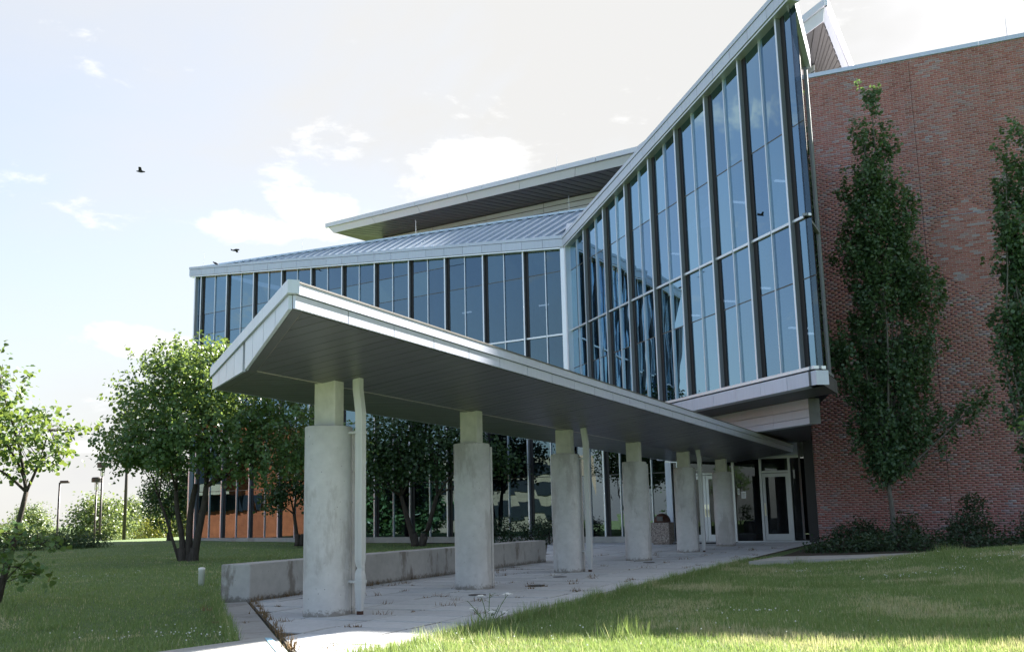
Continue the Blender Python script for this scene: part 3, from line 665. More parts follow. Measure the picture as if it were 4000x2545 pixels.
for t in (2.8, 7.5, 12.2, 16.9): FA.box('inner_column', t-.2, t+.2, .1, eaveA(t), -2.2, -1.8, 'interior_light_wall', hall)
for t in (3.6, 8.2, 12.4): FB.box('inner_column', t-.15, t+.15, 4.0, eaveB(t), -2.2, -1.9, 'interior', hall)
for t, z, w in ((6.4, 6.9, -1.6), (8.6, 6.9, -1.6), (10.6, 6.85, -1.5), (9.4, 9.6, -1.7), (12.2, 9.3, -1.4), (5.0, 9.2, -2.0), (11.6, 5.6, -1.9), (13.0, 5.2, -1.3)):
    FB.box('ceiling_light', t-.04, t+.04, z, z+.04, w-.35, w+.2, 'light_strip', hall)
for t, z in ((2.2, 9.0), (6.0, 9.2), (9.9, 7.1)): FA.box('ceiling_light', t-.22, t+.22, z, z+.04, -1.9, -1.84, 'light_strip', hall)

# --- upper roof over the hall core
T = [np.array([*p, 18.0]) for p in ((-10.85, 58.45), (6.2, 46.5), (10.93, 32.38), (17.6, 46.0), (16, 62), (-2, 70))]
Bt = [np.array([*p, 17.42]) for p in ((-10.35, 58.26), (6.05, 47.0), (10.94, 32.80), (17.2, 46.0), (15.7, 61.5), (-2, 69.3))]
Wl = [np.array([*p]) for p in ((-7.64, 59.57), (8.2, 49.0), (11.6, 36.2), (16, 46), (14, 60), (-2, 68))]
ur = flat('upper_roof', T, 'roof', hall, .03)
us = mesh('upper_soffit', [b_+UP*.03 for b_ in Bt]+[np.array([*w, 17.47]) for w in Wl], [(i, (i+1) % 6, 6+(i+1) % 6, 6+i) for i in range(6)], 'gutter', hall)
for i in range(3):
    a, b_ = T[i], T[i+1]; c0, c1 = Bt[i], Bt[i+1]; ln = np.linalg.norm(b_-a); n = max(3, int(ln/3.3)); off = np.cross((b_-a)/ln, UP)
    if off @ (A0-a) < 0: off = -off
    for k in range(n):
        s0, s1 = k/n+.0006, (k+1)/n-.0006; q = lambda x0, x1, s, f: (x0+(x1-x0)*s)*(1-f)+(c0+(c1-c0)*s)*f
        P = [q(a, b_, s0, 1), q(a, b_, s1, 1), q(a, b_, s1, 1)+off*.03, q(a, b_, s0, 1)+off*.03, q(a, b_, s0, .36), q(a, b_, s1, .36), q(a, b_, s1, .36)+off*.03, q(a, b_, s0, .36)+off*.03]
        fixnormals(hexa('fascia_panel', P, 'panel_white' if i == 2 else 'wall_panel', ur))
    n2 = max(2, int(ln/2.2))
    for k in range(n2):
        s0, s1 = k/n2+.0005, (k+1)/n2-.0005
        P = [a+(b_-a)*s0-UP*.20-off*.06, a+(b_-a)*s1-UP*.20-off*.06, a+(b_-a)*s1-UP*.20+off*.07, a+(b_-a)*s0-UP*.20+off*.07]; P += [p+UP*.24 for p in P]
        fixnormals(hexa('coping', P, 'wall_panel', ur))
for i, st in ((0, .55), (1, .55), (2, .55)):
    a, b_ = Bt[i], Bt[i+1]; w0, w1 = np.array([*Wl[i], 17.42]), np.array([*Wl[i+1], 17.42]); n = int(np.linalg.norm(b_-a)/st)
    for k in range(n):
        s0, s1 = (k+.06)/n, (k+.94)/n
        P = [a+(b_-a)*s0, a+(b_-a)*s1, w0+(w1-w0)*s1, w0+(w1-w0)*s0]; P += [p+UP*.02 for p in P]; fixnormals(hexa('soffit_panel', P, 'soffit_dark', us))
uw = mesh('upper_wall', [np.array([*w, 13.0]) for w in Wl]+[np.array([*w, 17.47]) for w in Wl], [(i, (i+1) % 6, 6+(i+1) % 6, 6+i) for i in range(6)], 'gutter', hall)
for i in (0, 1):
    a, b_ = np.array([*Wl[i], 0.]), np.array([*Wl[i+1], 0.]); ln = np.linalg.norm(b_-a); n = max(2, int(ln/3.5)); off = np.cross((b_-a)/ln, UP)
    if off @ (A0-a) < 0: off = -off
    zs = [13.1, 14.2, 15.0, 15.6, 16.1, 16.5, 16.85, 17.15, 17.42]
    for k in range(n):
        for z0, z1 in zip(zs[:-1], zs[1:]):
            P = [a+(b_-a)*(k/n+.0008)+UP*z0, a+(b_-a)*((k+1)/n-.0008)+UP*z0, a+(b_-a)*((k+1)/n-.0008)+UP*z0+off*.03, a+(b_-a)*(k/n+.0008)+UP*z0+off*.03]; P += [p+UP*(z1-z0-.045) for p in P]
            fixnormals(hexa('wall_panel', P, 'wall_panel', uw))
# back of the building
mesh('back_wall', [np.array([*p, z]) for z in (0., 13.1) for p in ((-15.3, 48.6), (-10, 60), (14, 62), (16, 48))], [(0, 1, 5, 4), (1, 2, 6, 5), (2, 3, 7, 6)], 'interior', hall)
# lightning rods on the roofs
RODL = ['thin lightning rod at the left end of the low eave', 'thin lightning rod left along the low ridge', 'thin lightning rod midway along the low ridge', 'thin lightning rod right along the low ridge, before the white wall', 'thin lightning rod at the left tip of the upper roof', 'thin lightning rod on the upper roof edge, left of the next', 'thin lightning rod on the upper roof edge near the prow', 'thin lightning rod on top of the brick wall coping']
rods = [FA.p(20.7, eaveA(20.7)+.48, -.1), RID[1]*.6+RID[2]*.4, RID[2]*.55+RID[3]*.45, RID[3]*.62+RID[4]*.38, T[0]*.97+T[1]*.03, T[0]*.55+T[1]*.45, T[0]*.22+T[1]*.78, np.array([15.2, 29.05, 14.88])]
for p, lb in zip(rods, RODL): tag(MB().tube([p-UP*.05, p+UP*.72], [.012, .006], 5).build('lightning_rod', 'vent_metal', None, p), lb, 'lightning rod', 'lightning rods on the roofs')

# ================================================================== ENTRANCE
FX = Frame((4.9, 34.3), 115, -155)
ent = thing('entrance_screen', tuple(FX.p(2.4, 0)), 'dark glazed entrance with aluminium double doors and a single door', 'entrance')
FX.box('sill', .1, 4.88, .005, .05, -.08, .06, 'door_frame', ent)
FX.box('head', .1, 4.88, 2.60, 2.68, -.08, .06, 'door_frame', ent)
FX.box('jamb', .10, .30, .05, 2.60, -.1, .12, 'panel', ent)
for s in (.5, 2.32, 3.2, 4.10, 4.80): FX.box('frame_post', s-.035, s+.035, .05, 2.60, -.08, .05, 'door_frame', ent)
FX.box('transom', .5, 2.32, 2.16, 2.22, -.07, .04, 'door_frame', ent); FX.box('transom', 3.2, 4.10, 2.16, 2.22, -.07, .04, 'door_frame', ent)
def gl_p(a, b_, z0, z1, parent=ent): mesh('pane', [FX.p(a, z0, -.02), FX.p(b_, z0, -.02), FX.p(b_, z1, -.02), FX.p(a, z1, -.02)], [(0, 1, 2, 3)], 'door_glass', parent)
gl_p(.3, .465, .05, 2.6); gl_p(.535, 2.285, 2.22, 2.6); gl_p(2.355, 3.165, .05, 2.6); gl_p(3.235, 4.065, 2.22, 2.6); gl_p(4.135, 4.765, .05, 2.6)
def door(a, b_, hx):
    fr = MB()
    for x0, x1, z0, z1 in ((a, a+.09, .06, 2.14), (b_-.09, b_, .06, 2.14), (a+.09, b_-.09, .06, .26), (a+.09, b_-.09, 2.03, 2.14)):
        P = [FX.p(x0, z0, -.03), FX.p(x1, z0, -.03), FX.p(x1, z0, .015), FX.p(x0, z0, .015), FX.p(x0, z1, -.03), FX.p(x1, z1, -.03), FX.p(x1, z1, .015), FX.p(x0, z1, .015)]; fr.add(P, HF)
    d = fr.build('door', 'door_frame', ent); fixnormals(d); gl_p(a+.09, b_-.09, .26, 2.03, d)
    h = MB(); h.add([FX.p(hx-.025, .82, .016), FX.p(hx+.025, .82, .016), FX.p(hx+.025, .82, .024), FX.p(hx-.025, .82, .024), FX.p(hx-.025, 1.22, .016), FX.p(hx+.025, 1.22, .016), FX.p(hx+.025, 1.22, .024), FX.p(hx-.025, 1.22, .024)], HF)
    h.tube([FX.p(hx, .86, .024), FX.p(hx, .86, .075), FX.p(hx, 1.06, .075), FX.p(hx, 1.06, .024)], [.012]*4, 6); fixnormals(h.build('handle', 'chrome', d))
door(.54, 1.405, 1.36); door(1.415, 2.28, 1.46); door(3.24, 4.06, 3.285)
FX.box('wall_panel', 3.0, 5.0, 2.69, 3.62, -.2, .02, 'wall_panel', ent); FX.box('wall_panel', -.2, 2.99, 2.69, 3.62, -.2, .015, 'wall_panel', ent)
FX.box('panel_post', 4.16, 4.22, 2.69, 3.62, .02, .05, 'wall_panel', ent)
flat('dark_soffit', [FX.p(-.3, 3.63, .6), FX.p(5.0, 3.63, .6), FX.p(5.0, 3.63, -.3), FX.p(-.3, 3.63, -.3)], 'dark_soffit', ent, .05)
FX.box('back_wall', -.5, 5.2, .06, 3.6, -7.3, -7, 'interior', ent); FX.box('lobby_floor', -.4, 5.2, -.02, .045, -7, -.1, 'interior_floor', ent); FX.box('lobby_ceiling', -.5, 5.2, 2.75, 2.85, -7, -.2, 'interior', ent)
FX.box('lobby_light', 2.9, 3.5, 2.70, 2.735, -1.7, -1.6, 'light_strip', ent); FX.box('lobby_light', 3.7, 4.3, 2.70, 2.735, -2.7, -2.6, 'light_strip', ent)
FX.box('lit_panel', 4.34, 4.42, 1.0, 1.9, -3.2, -3.15, 'light_strip', ent)
PN = ['white notice sheet on the double door behind the fifth downpipe', 'white notice with red print on the right leaf of the double door', 'small white sign with black pictogram beside the farthest column', 'small white printed card on the dark pane right of the farthest column']
for (s, z, w, h), lb in zip(((.98, 1.35, .11, .5), (1.78, 1.22, .2, .3), (2.46, 1.50, .07, .2), (2.62, 1.38, .15, .22)), PN):
    p = FX.box('notice', s-w/2, s+w/2, z, z+h, -.019, -.016, 'paper', None); tag(p, lb, 'notice', 'notices stuck on the entrance glass')
    for k in range(4):
        FX.box('print_line', s-w*.35, s+w*(.35 if k % 2 else .2), z+h*(.2+.17*k), z+h*(.2+.17*k)+.012, -.0155, -.0145, 'gutter', p)
mt_ = poly_prism('door_mat', [FX.p(.5, 0, .2), FX.p(2.4, 0, .2), FX.p(2.4, 0, 1.1), FX.p(.5, 0, 1.1)], .016, .03, 'rubber'); tag(mt_, 'dark rubber mat on the paving before the double doors', 'mat')

# ================================================================== BRICK WING
FBk = Frame((9.17, 31.74), 115, -155)
bw = thing('brick_wing', tuple(FBk.p(5, 0, -6)), 'tall windowless red and grey brick building on the right', 'building')
mw = FBk.box('mortar_wall', 0, 14.0, -.2, 14.76, -14, 0, 'mortar', bw); fixnormals(mw)
fixnormals(FBk.box('mortar_wall', -2.6, -.002, 4.6, 14.76, -14, 0, 'mortar', bw))
fixnormals(FBk.box('reveal', -.3, -.004, -.1, 4.6, -1.6, -.03, 'dark_metal', bw))
CH, BLn = .0677, .203
bt, bz0, seed = [], [], []
rowsN = int(14.76/CH)
for r_ in range(rowsN):
    z = r_*CH; s0 = 0.0 if z < 4.45 else -2.55
    off = (r_ % 2)*BLn/2 + (random.random()-.5)*.004
    s = s0 - off
    while s < 11.0:
        a, b_ = max(s, s0)+.005, min(s+BLn, 11.0)-.005
        # vertical movement joint right of centre
        if b_-a > .03: bt.append((a, b_)); bz0.append(z)
        s += BLn
bt = np.array(bt); bz0 = np.array(bz0)
cs = bt.mean(1); full = (bt[:, 1]-bt[:, 0]) > .19
# the 300 bricks that show largest: the bare field between the two slim trees
score = np.where(full & (cs > 3.95) & (cs < 6.05) & (bz0 > 5.5), np.abs(cs-5.0)/1.4+np.abs(bz0-8.6)/1.5, 99)
pick = np.argsort(score)[:300]; mask = np.zeros(len(bt), bool); mask[pick] = True
d, n = FBk.d, FBk.n; bh = CH-.0105
me = None
for i in pick:
    jj = random.uniform(-.0015, .002)
    if me is None:
        P = np.array([d*x+UP*z+n*w for w in (-.01, .009) for z in (0, bh) for x in (-.0965, .0965)])
        me = bpy.data.meshes.new('brick'); me.from_pydata(P.tolist(), [], [(4, 5, 7, 6), (0, 1, 5, 4), (2, 6, 7, 3), (0, 4, 6, 2), (1, 3, 7, 5)]); me.materials.append(M['brick']); me.update()
    link('brick', me, mw, tuple(FBk.p(cs[i], bz0[i], jj)))
I = np.where(~mask)[0]; V = np.zeros((len(I), 8, 3)); ww = rng.uniform(-.0015, .002, len(I))
for q, (w, zz, xx) in enumerate([(w, z, x) for w in (-.01, .009) for z in (0, bh) for x in (0, 1)]):
    V[:, q] = FBk.o + d*bt[I][:, xx][:, None] + UP*(bz0[I]+zz)[:, None] + n*((w+ww)[:, None] if w > 0 else w)
Fq = np.array([(4, 5, 7, 6), (0, 1, 5, 4), (2, 6, 7, 3), (0, 4, 6, 2), (1, 3, 7, 5)])
T4 = (np.arange(len(I))[:, None, None]*8+Fq[None]).reshape(-1, 4)
# tone: random per brick with a slow patchy drift
tone = np.clip(rng.random(len(I))*.85 + .10*np.sin(cs[I]*2.3+bz0[I]*.9)*np.sin(bz0[I]*1.7) + .05, 0, 1)
bf = fastmesh('brick_field', V.reshape(-1, 3), T4, 'brick_field', mw, tuple(FBk.p(4, 7)), {'tone': np.repeat(tone, 5)}, 4); tag(bf, kind='stuff')
FBk.box('control_joint', 3.765, 3.778, .2, 14.7, .0, .0125, 'rust_brown', bw)
FBk.box('shelf_joint', 3.79, 11, 9.602, 9.616, .0, .016, 'gutter', bw); FBk.box('shelf_flashing', 3.79, 11, 9.594, 9.601, .0, .022, 'panel', bw)
for k in range(6): FBk.box('coping', -2.6+k*2.8+.004, .2+k*2.8-.004, 14.77, 14.90, -.5, .05, 'panel', bw)

# ================================================================== STREET FURNITURE
p = L(11.55, -2.35); bn = thing('litter_bin', tuple(p), 'square pebble-faced litter bin with brown dome lid by the doors', 'bin')
def rotbox(mb, c, hx, hy, z0, z1, taper=1.0):
    V = []
    for z, s in ((z0, 1.0), (z1, taper)):
        for a, b_ in ((-1, -1), (1, -1), (1, 1), (-1, 1)): V.append(c+NR*a*hx*s+AX*b_*hy*s+UP*z)
    mb.add(V, HF); return mb
o = rotbox(rotbox(MB(), p, .29, .29, .06, .69), p, .25, .25, .0, .06).build('body', 'aggregate', bn); fixnormals(o)
mb = MB(); mb.lathe([(.26, .69), (.265, .73), (.255, .78), (.22, .87), (.16, .93), (.08, .965), (.01, .975)], (p[0], p[1]), 24); fixnormals(mb.build('dome_lid', 'rust_brown', bn, None, True))
mb = MB(); q = p-AX*.235; rotbox(mb, q, .09, .03, .74, .88); fixnormals(mb.build('flap', 'gutter', bn))
pp = np.array([-5.53, 18.38, 0]); pp[2] = gz(pp[0], pp[1])
mb = MB(); mb.lathe([(.055, -.05), (.055, .24), (.06, .245), (.06, .285), (.03, .295)], (0, 0), 18); mb.V = [tuple(np.array(v)+pp) for v in mb.V]
tag(mb.build('standpipe', 'pvc', None, pp, True), 'short white plastic pipe standing in the lawn', 'pipe')

def lamp(x, y, h, style, label, r_=.075, ang=0):
    z = float(gz(x, y)); t = thing('lamp_post', (x, y, z), label, 'lamp post', 'lamp posts beyond the lawn')
    MB().tube([(x, y, z-.2), (x, y, z+h)], [r_, r_*.75], 8).build('pole', 'pole', t, None, True)
    c = (x, y)
    if style == 'cap':
        mb = MB(); mb.lathe([(.36, z+h+.62), (.40, z+h+.64), (.40, z+h+.92), (.34, z+h+1.0), (.05, z+h+1.02)], c, 20); mb.build('cap', 'pole', t, None, False)
        mb = MB()
        for k in range(4): a = k*math.pi/2+.4; mb.tube([(x+.13*math.cos(a), y+.13*math.sin(a), z+h), (x+.13*math.cos(a), y+.13*math.sin(a), z+h+.66)], [.016, .016], 5)
        mb.build('cage', 'pole', t); mb = MB(); mb.lathe([(.085, z+h+.02), (.085, z+h+.60)], c, 12); mb.build('lens', 'pvc', t, None, True)
    else:
        for s in ((1,) if style == 'arm' else (-1, 1)):
            mb = MB(); mb.boxc(x+s*.05 if s > 0 else x-.85, x+.85 if s > 0 else x-.05, y-.16, y+.16, z+h-.08, z+h+.16); o = mb.build('head', 'pole', t); bv = o.modifiers.new('b', 'BEVEL'); bv.width = .05; bv.segments = 2
lamp(-41.0, 93, 8.7, 'arm', 'tall dark lamp post with a single box head, leftmost of the tall ones', .12)
lamp(-32.4, 80, 5.3, 'cap', 'shorter of the two mushroom-capped lamp posts standing together', .085)
lamp(-31.4, 78.5, 6.1, 'cap', 'taller of the two mushroom-capped lamp posts standing together', .10)
lamp(-25.6, 68, 7.6, 'cap', 'dark lamp post rising into the big tree', .12)
lamp(-68, 158, 7.2, 'double', 'small far lamp post with pale twin head, right of the tall single-head post', .10)
lamp(-56, 138, 8.6, 'arm', 'far thin lamp post against the tallest distant tree', .10)
lamp(-88, 175, 10, 'double', 'far twin-headed lamp post at the left edge behind the sapling', .10)
lamp(-60, 150, 6.6, 'double', 'far low lamp post in front of the yellow-green trees', .09)

# birds
def bird(loc, label, wings, rot):
    t = thing('bird', tuple(loc), label, 'bird', 'pigeons'); mb = MB(); loc = np.array(loc, float)
    c, s = math.cos(R(rot)), math.sin(R(rot)); Rm = np.array([[c, -s, 0], [s, c, 0], [0, 0, 1]])
    prof = [(-.17, .012), (-.10, .035), (0, .055), (.08, .052), (.13, .035), (.16, .034), (.19, .022), (.215, .004)]
    tilt = 0 if wings else .5
    V, F = tube_np([np.array([math.cos(tilt)*a, 0, math.sin(tilt)*a]) for a, _ in prof], [b_ for _, b_ in prof], 8)
    mesh('body', [loc+Rm@v for v in V], F, 'feather', t, True)
    for sgn in (-1, 1):
        if wings: P = [(.07, .03, .03), (.03, .16, .03+wings*.09), (-.01, .33, .03+wings*.05), (-.09, .20, .02+wings*.08), (-.07, .03, .02)]
        else: P = [(.08, .045, .08), (.02, .06, .03), (-.09, .05, -.05), (-.13, .02, -.07), (-.02, .05, .02)]
        Q_ = [loc+Rm@np.array((a, sgn*b_, c_)) for a, b_, c_ in P]; Q2 = [q+UP*.008 for q in Q_]
        mesh('wing', Q_+Q2, [(0, 1, 2, 3, 4), (9, 8, 7, 6, 5)]+[(i, (i+1) % 5, 5+(i+1) % 5, 5+i) for i in range(5)], 'feather', t)
bird((-16.17, 43.03, 16.18), 'pigeon flying with raised wings high in the open sky', 1.3, 20)
bird((-12.0, 43.4, 12.62), 'pigeon flying with drooped wings above the low roof', -1.0, -20)
bird(tuple(FA.p(19.6, eaveA(19.6)+.56, .0)), 'pigeon perched on the eave at the left end of the roof', 0, 200)

# ================================================================== PLANTS
def lobes_sample(lobes, n, clump, sig, shell=.35, shoot=None):
    vol = np.array([l[3]*l[4]*l[5] for l in lobes]); w = vol**.75; w = w/w.sum(); k = max(1, n//clump)
    li = rng.choice(len(lobes), k, p=w); dr = rng.normal(size=(k, 3)); dr /= np.linalg.norm(dr, axis=1)[:, None]
    rr = (shell+(1-shell)*rng.random(k)**.6)[:, None]; La = np.array(lobes)
    cc = La[li, :3]+dr*rr*La[li, 3:6]; ci = rng.integers(0, k, n)
    if shoot:        # (length, upward share, outward share)
        o2 = dr*np.array([1, 1, .3]); o2 /= np.linalg.norm(o2, axis=1)[:, None]+1e-9
        sdv = o2*shoot[2]+np.array([0, 0, shoot[1]])+rng.normal(size=(k, 3))*.25; sdv /= np.linalg.norm(sdv, axis=1)[:, None]
        ln_ = shoot[0]*rng.uniform(.5, 1.4, k); ss = rng.random(n)**.8-.4
        P = cc[ci]+sdv[ci]*(ss*ln_[ci])[:, None]+rng.normal(size=(n, 3))*sig*(1.15-.75*(ss+.4))[:, None]
    else: P = cc[ci]+rng.normal(size=(n, 3))*np.array([sig, sig, sig*.75])
    out_ = dr[ci]; return P, out_, cc, rr[ci, 0]
def leaf_mesh(name, P, outw, size, mt, parent, loc, droop=.3, aspect=1.0, tone=None):
    n = len(P); nrm = rng.normal(size=(n, 3))*.75+outw*.55+np.array([0, 0, .75]); nrm /= np.linalg.norm(nrm, axis=1)[:, None]
    d = rng.normal(size=(n, 3))+outw*.6+np.array([0, 0, -droop*2]); d -= (d*nrm).sum(1)[:, None]*nrm; d /= np.linalg.norm(d, axis=1)[:, None]+1e-9
    s = np.cross(nrm, d); z = size*rng.uniform(.65, 1.25, n)[:, None]
    a_ = aspect; Vt = [P, P+d*z*.22+s*z*.42*a_+nrm*z*.08, P+d*z*.62+s*z*.40*a_+nrm*z*.04, P+d*z*1.0-nrm*z*.14, P+d*z*.62-s*z*.40*a_+nrm*z*.04, P+d*z*.22-s*z*.42*a_+nrm*z*.08]
    V = np.stack(Vt, 1).reshape(-1, 3); k = np.arange(n)*6
    T_ = np.stack([np.stack([k, k+1, k+2], 1), np.stack([k, k+2, k+3], 1), np.stack([k, k+3, k+4], 1), np.stack([k, k+4, k+5], 1)], 1).reshape(-1, 3)
    tn = np.clip(rng.random(n)*.9+.05, 0, 1) if tone is None else tone
    return fastmesh(name, V, T_, mt, parent, loc, {'tone': np.repeat(tn, 4)}, 3)
def limb(mb, a, b_, r0_, r1_, bend=.12, sides=6, seg=6):
    a, b_ = np.array(a, float), np.array(b_, float); ln = np.linalg.norm(b_-a); k1_, k2_ = rng.normal(size=3)*bend*ln*.5, rng.normal(size=3)*bend*ln*.5
    pts, rad = [], []
    for i in range(seg+1):
        s = i/seg; pts.append(a+(b_-a)*s+k1_*math.sin(math.pi*s)*.5+k2_*math.sin(2*math.pi*s)*.3+UP*ln*.05*math.sin(math.pi*s)); rad.append(r0_+(r1_-r0_)*s**.8)
    mb.tube(pts, rad, sides); return pts
def tree(name, base, label, lobes, n, size, leaf, bk, stems, fork_z, r_, cat='tree', group=None, clump=22, sig=.22, droop=.3, aspect=1.0, twigs=60, shell=.3, shoot=None):
    base = np.array(base, float); t = thing(name, tuple(base), label, cat, group); mb = MB(); La = [tuple(base+np.array(l[:3]))+tuple(l[3:]) for l in lobes]
    forks = []
    for dx, dy, lean, rs in stems:
        top_ = base+np.array([dx+lean[0], dy+lean[1], fork_z*rs[1]])
        pts = limb(mb, base+np.array([dx, dy, -.08]), top_, r_*rs[0], r_*rs[0]*.62, .05, 9, 7); forks.append((top_, r_*rs[0]*.6))
        mb.tube([base+np.array([dx, dy, -.1]), base+np.array([dx, dy, .02]), base+np.array([dx+lean[0]*.08, dy+lean[1]*.08, .35])], [r_*rs[0]*1.5, r_*rs[0]*1.22, r_*rs[0]], 9)
    P, ow, cc, rr = lobes_sample(La, n, clump, sig, shell, shoot)
    ends = []
    for l in La:
        c = np.array(l[:3]); f = min(forks, key=lambda q: np.linalg.norm(q[0][:2]-c[:2])); limb(mb, f[0], c, f[1]*.75, f[1]*.25, .1, 6, 6); ends.append((c, f[1]*.25))
    for i in rng.choice(len(cc), min(twigs, len(cc)), replace=False):
        e = min(ends, key=lambda q: np.linalg.norm(q[0]-cc[i])); limb(mb, e[0], cc[i], max(.008, e[1]*.5), .004, .12, 4, 4)
    mb.build('trunk', bk, t, base, True); leaf_mesh('crown', P, ow, size, leaf, t, tuple(base), droop, aspect); return t
def G(x, y): return (x, y, float(gz(x, y)))
# the big many-stemmed tree on the left lawn
b0 = G(-9.05, 28.77)
tree('redbud_tree', b0, 'large round-leaved tree with several dark stems on the left lawn',
     [(-1.45, -.2, 3.2, 1.0, 1.3, .7), (-.95, .3, 4.3, 1.2, 1.5, 1.0), (.1, -.3, 5.0, 1.5, 1.6, .95), (1.5, .2, 4.5, 1.5, 1.6, 1.1), (2.7, .3, 3.6, 1.3, 1.5, .95), (.6, -.9, 3.6, 1.8, 1.3, 1.0), (-.6, -.9, 3.2, 1.4, 1.2, .8), (-1.75, .2, 2.95, .6, .9, .3), (3.6, .9, 2.9, 1.0, 1.3, .7), (1.8, -.6, 2.7, 1.4, 1.2, .6), (-.4, .2, 5.5, .8, 1.0, .45), (.9, .2, 5.75, .75, .9, .4)],
     29000, .090, 'leaf_redbud', 'bark', [(-.14, 0, (-.28, .1), (.8, 1.0)), (.03, .05, (.05, .2), (.95, 1.1)), (.17, -.05, (.32, -.1), (1.0, 1.05)), (-.24, .1, (-.75, .3), (.4, .9))], 1.9, .118, clump=24, sig=.14, droop=.5, aspect=1.1, twigs=260, shoot=(.85, .10, 1.0))
tree('sapling_tree', G(-7.42, 15.0), 'young slim tree at the left edge with low leafy shoots',
     [(-.3, 0, 2.75, .75, .8, .5), (.1, .1, 2.3, .75, .7, .45), (.55, .1, 2.45, .5, .5, .33), (-.2, .1, 3.15, .5, .5, .3), (.5, 0, 2.0, .45, .4, .2), (-.8, 0, 2.2, .7, .7, .6)],
     3000, .068, 'leaf_bright', 'bark', [(0, 0, (.28, .1), (1.0, 1.0))], 1.55, .055, clump=16, sig=.08, droop=.5, aspect=1.15, twigs=110, shoot=(.5, .35, 1.0))
tree('sapling_shoots', G(-7.3, 14.7), 'low dark leafy shoots at the foot of the slim sapling',
     [(.3, 0, .95, .40, .3, .07), (.55, .05, .80, .30, .3, .06), (.35, -.1, .5, .38, .3, .05), (.6, -.1, .40, .25, .25, .05), (.1, -.1, .7, .2, .3, .15)],
     330, .075, 'leaf_redbud', 'bark', [(0, 0, (.12, 0), (1, 1))], .3, .018, 'shrub', None, 8, .10, .4, 1.15, 24)
tree('courtyard_tree', (-8.4, 40.0, .12), 'small tree before the glass, left of the nearest column',
     [(-.5, 0, 2.3, 1.0, .9, .75), (.5, 0, 2.7, 1.0, .9, .8), (0, 0, 3.6, 1.1, 1.0, .9), (-.9, -.2, 1.6, .55, .6, .35), (.7, -.2, 1.6, .6, .6, .35)], 5200, .11, 'leaf_dark', 'bark', [(0, 0, (-.15, 0), (.9, 1)), (.15, 0, (.4, 0), (.7, 1)), (.22, .05, (.5, .1), (.5, .9))], 1.1, .10, clump=18, sig=.2, twigs=50)
tree('courtyard_tree', (-3.55, 37.6, .08), 'dark spreading tree before the glass, between the first two columns',
     [(-2.3, 0, 3.2, 1.3, 1.2, .9), (-.8, 0, 3.9, 1.5, 1.3, 1.1), (.9, 0, 3.9, 1.4, 1.3, 1.0), (2.2, -.1, 3.1, 1.2, 1.1, .7), (3.2, -.2, 2.7, .7, .8, .35), (0, 0, 2.8, 1.6, 1.2, .6), (-1.4, -.2, 2.4, 1.1, 1.0, .5), (.3, 0, 5.0, 1.5, 1.3, .8)], 11000, .12, 'leaf_dark', 'bark', [(-.12, 0, (-.5, 0), (.9, 1)), (.15, 0, (.55, 0), (.85, 1))], 1.7, .13, clump=18, sig=.24, twigs=90)
tree('evergreen_tree', G(-17.0, 51.0), 'dense dark oval tree behind the trunks of the big tree',
     [(0, 0, 1.5, 1.25, 1.2, 1.2), (.1, 0, 2.7, 1.35, 1.3, 1.3), (-.2, 0, 3.8, 1.1, 1.1, 1.0), (.9, 0, 2.2, .8, .9, 1.2), (1.0, .3, 3.4, .9, .9, .9), (-.8, -.2, 2.1, .6, .7, .9)], 8500, .11, 'leaf_dark', 'bark', [(0, 0, (0, 0), (1, 1))], 1.0, .10, clump=20, sig=.17, twigs=20)
# slim columnar trees along the brick wall
tree('columnar_tree', (9.79, 27.2, .05), 'tall slim columnar tree with silvery leaves against the brick wall',
     [(0.42, 0.04, 12.14, 0.13, 0.12, 0.72), (0.19, 0.1, 10.94, 0.27, 0.26, 0.64), (0.71, 0.04, 10.7, 0.3, 0.28, 0.64), (0.2, -0.16, 9.75, 0.42, 0.4, 0.71), (0.6, 0.11, 9.44, 0.42, 0.4, 0.78), (-0.26, 0.05, 9.32, 0.23, 0.21, 0.78), (0.09, -0.06, 8.44, 0.74, 0.7, 0.84), (0.88, 0.07, 8.71, 0.37, 0.35, 1.05), (1.29, 0.04, 8.55, 0.22, 0.21, 0.77), (-0.25, 0.04, 7.72, 0.63, 0.6, 0.91), (0.55, 0, 7.34, 0.77, 0.73, 1.05), (1.11, 0.07, 7.33, 0.42, 0.4, 1.04), (0.06, -0.09, 6.43, 0.73, 0.69, 1.04), (1.31, -0.02, 6.54, 0.66, 0.63, 0.9), (-0.18, -0.06, 5.25, 0.58, 0.56, 0.96), (1.05, 0.07, 5.22, 0.72, 0.69, 0.96), (0.29, 0, 4.33, 0.85, 0.81, 1.03), (-1.1, -0.04, 4.92, 0.4, 0.38, 0.41), (-1.29, -0.09, 5.2, 0.22, 0.21, 0.26), (-0.87, -0.03, 4.36, 0.4, 0.38, 0.41), (-0.02, 0, 3.18, 0.71, 0.68, 0.88), (0.73, -0.03, 3.23, 0.58, 0.55, 0.88), (0.17, 0.16, 2.23, 0.67, 0.64, 0.54), (.0, 0, 1.95, .55, .5, .4), (.35, 0, 2.5, .6, .55, .5), (-.3, 0, 2.7, .5, .5, .6), (1.67, 0.12, 3.07, 0.44, 0.42, 0.44), (2.18, -0.33, 3.4, 0.39, 0.37, 0.31), (2.7, -0.23, 3.87, 0.19, 0.18, 0.29), (1.54, -0.02, 2.47, 0.32, 0.31, 0.26)],
     34000, .092, 'leaf_maple', 'bark_grey', [(0, 0, (-.02, 0), (1.0, 1.0))], 1.6, .085, clump=42, sig=.095, droop=.2, aspect=.95, twigs=160, shell=.25, shoot=(.75, 1.0, .42))
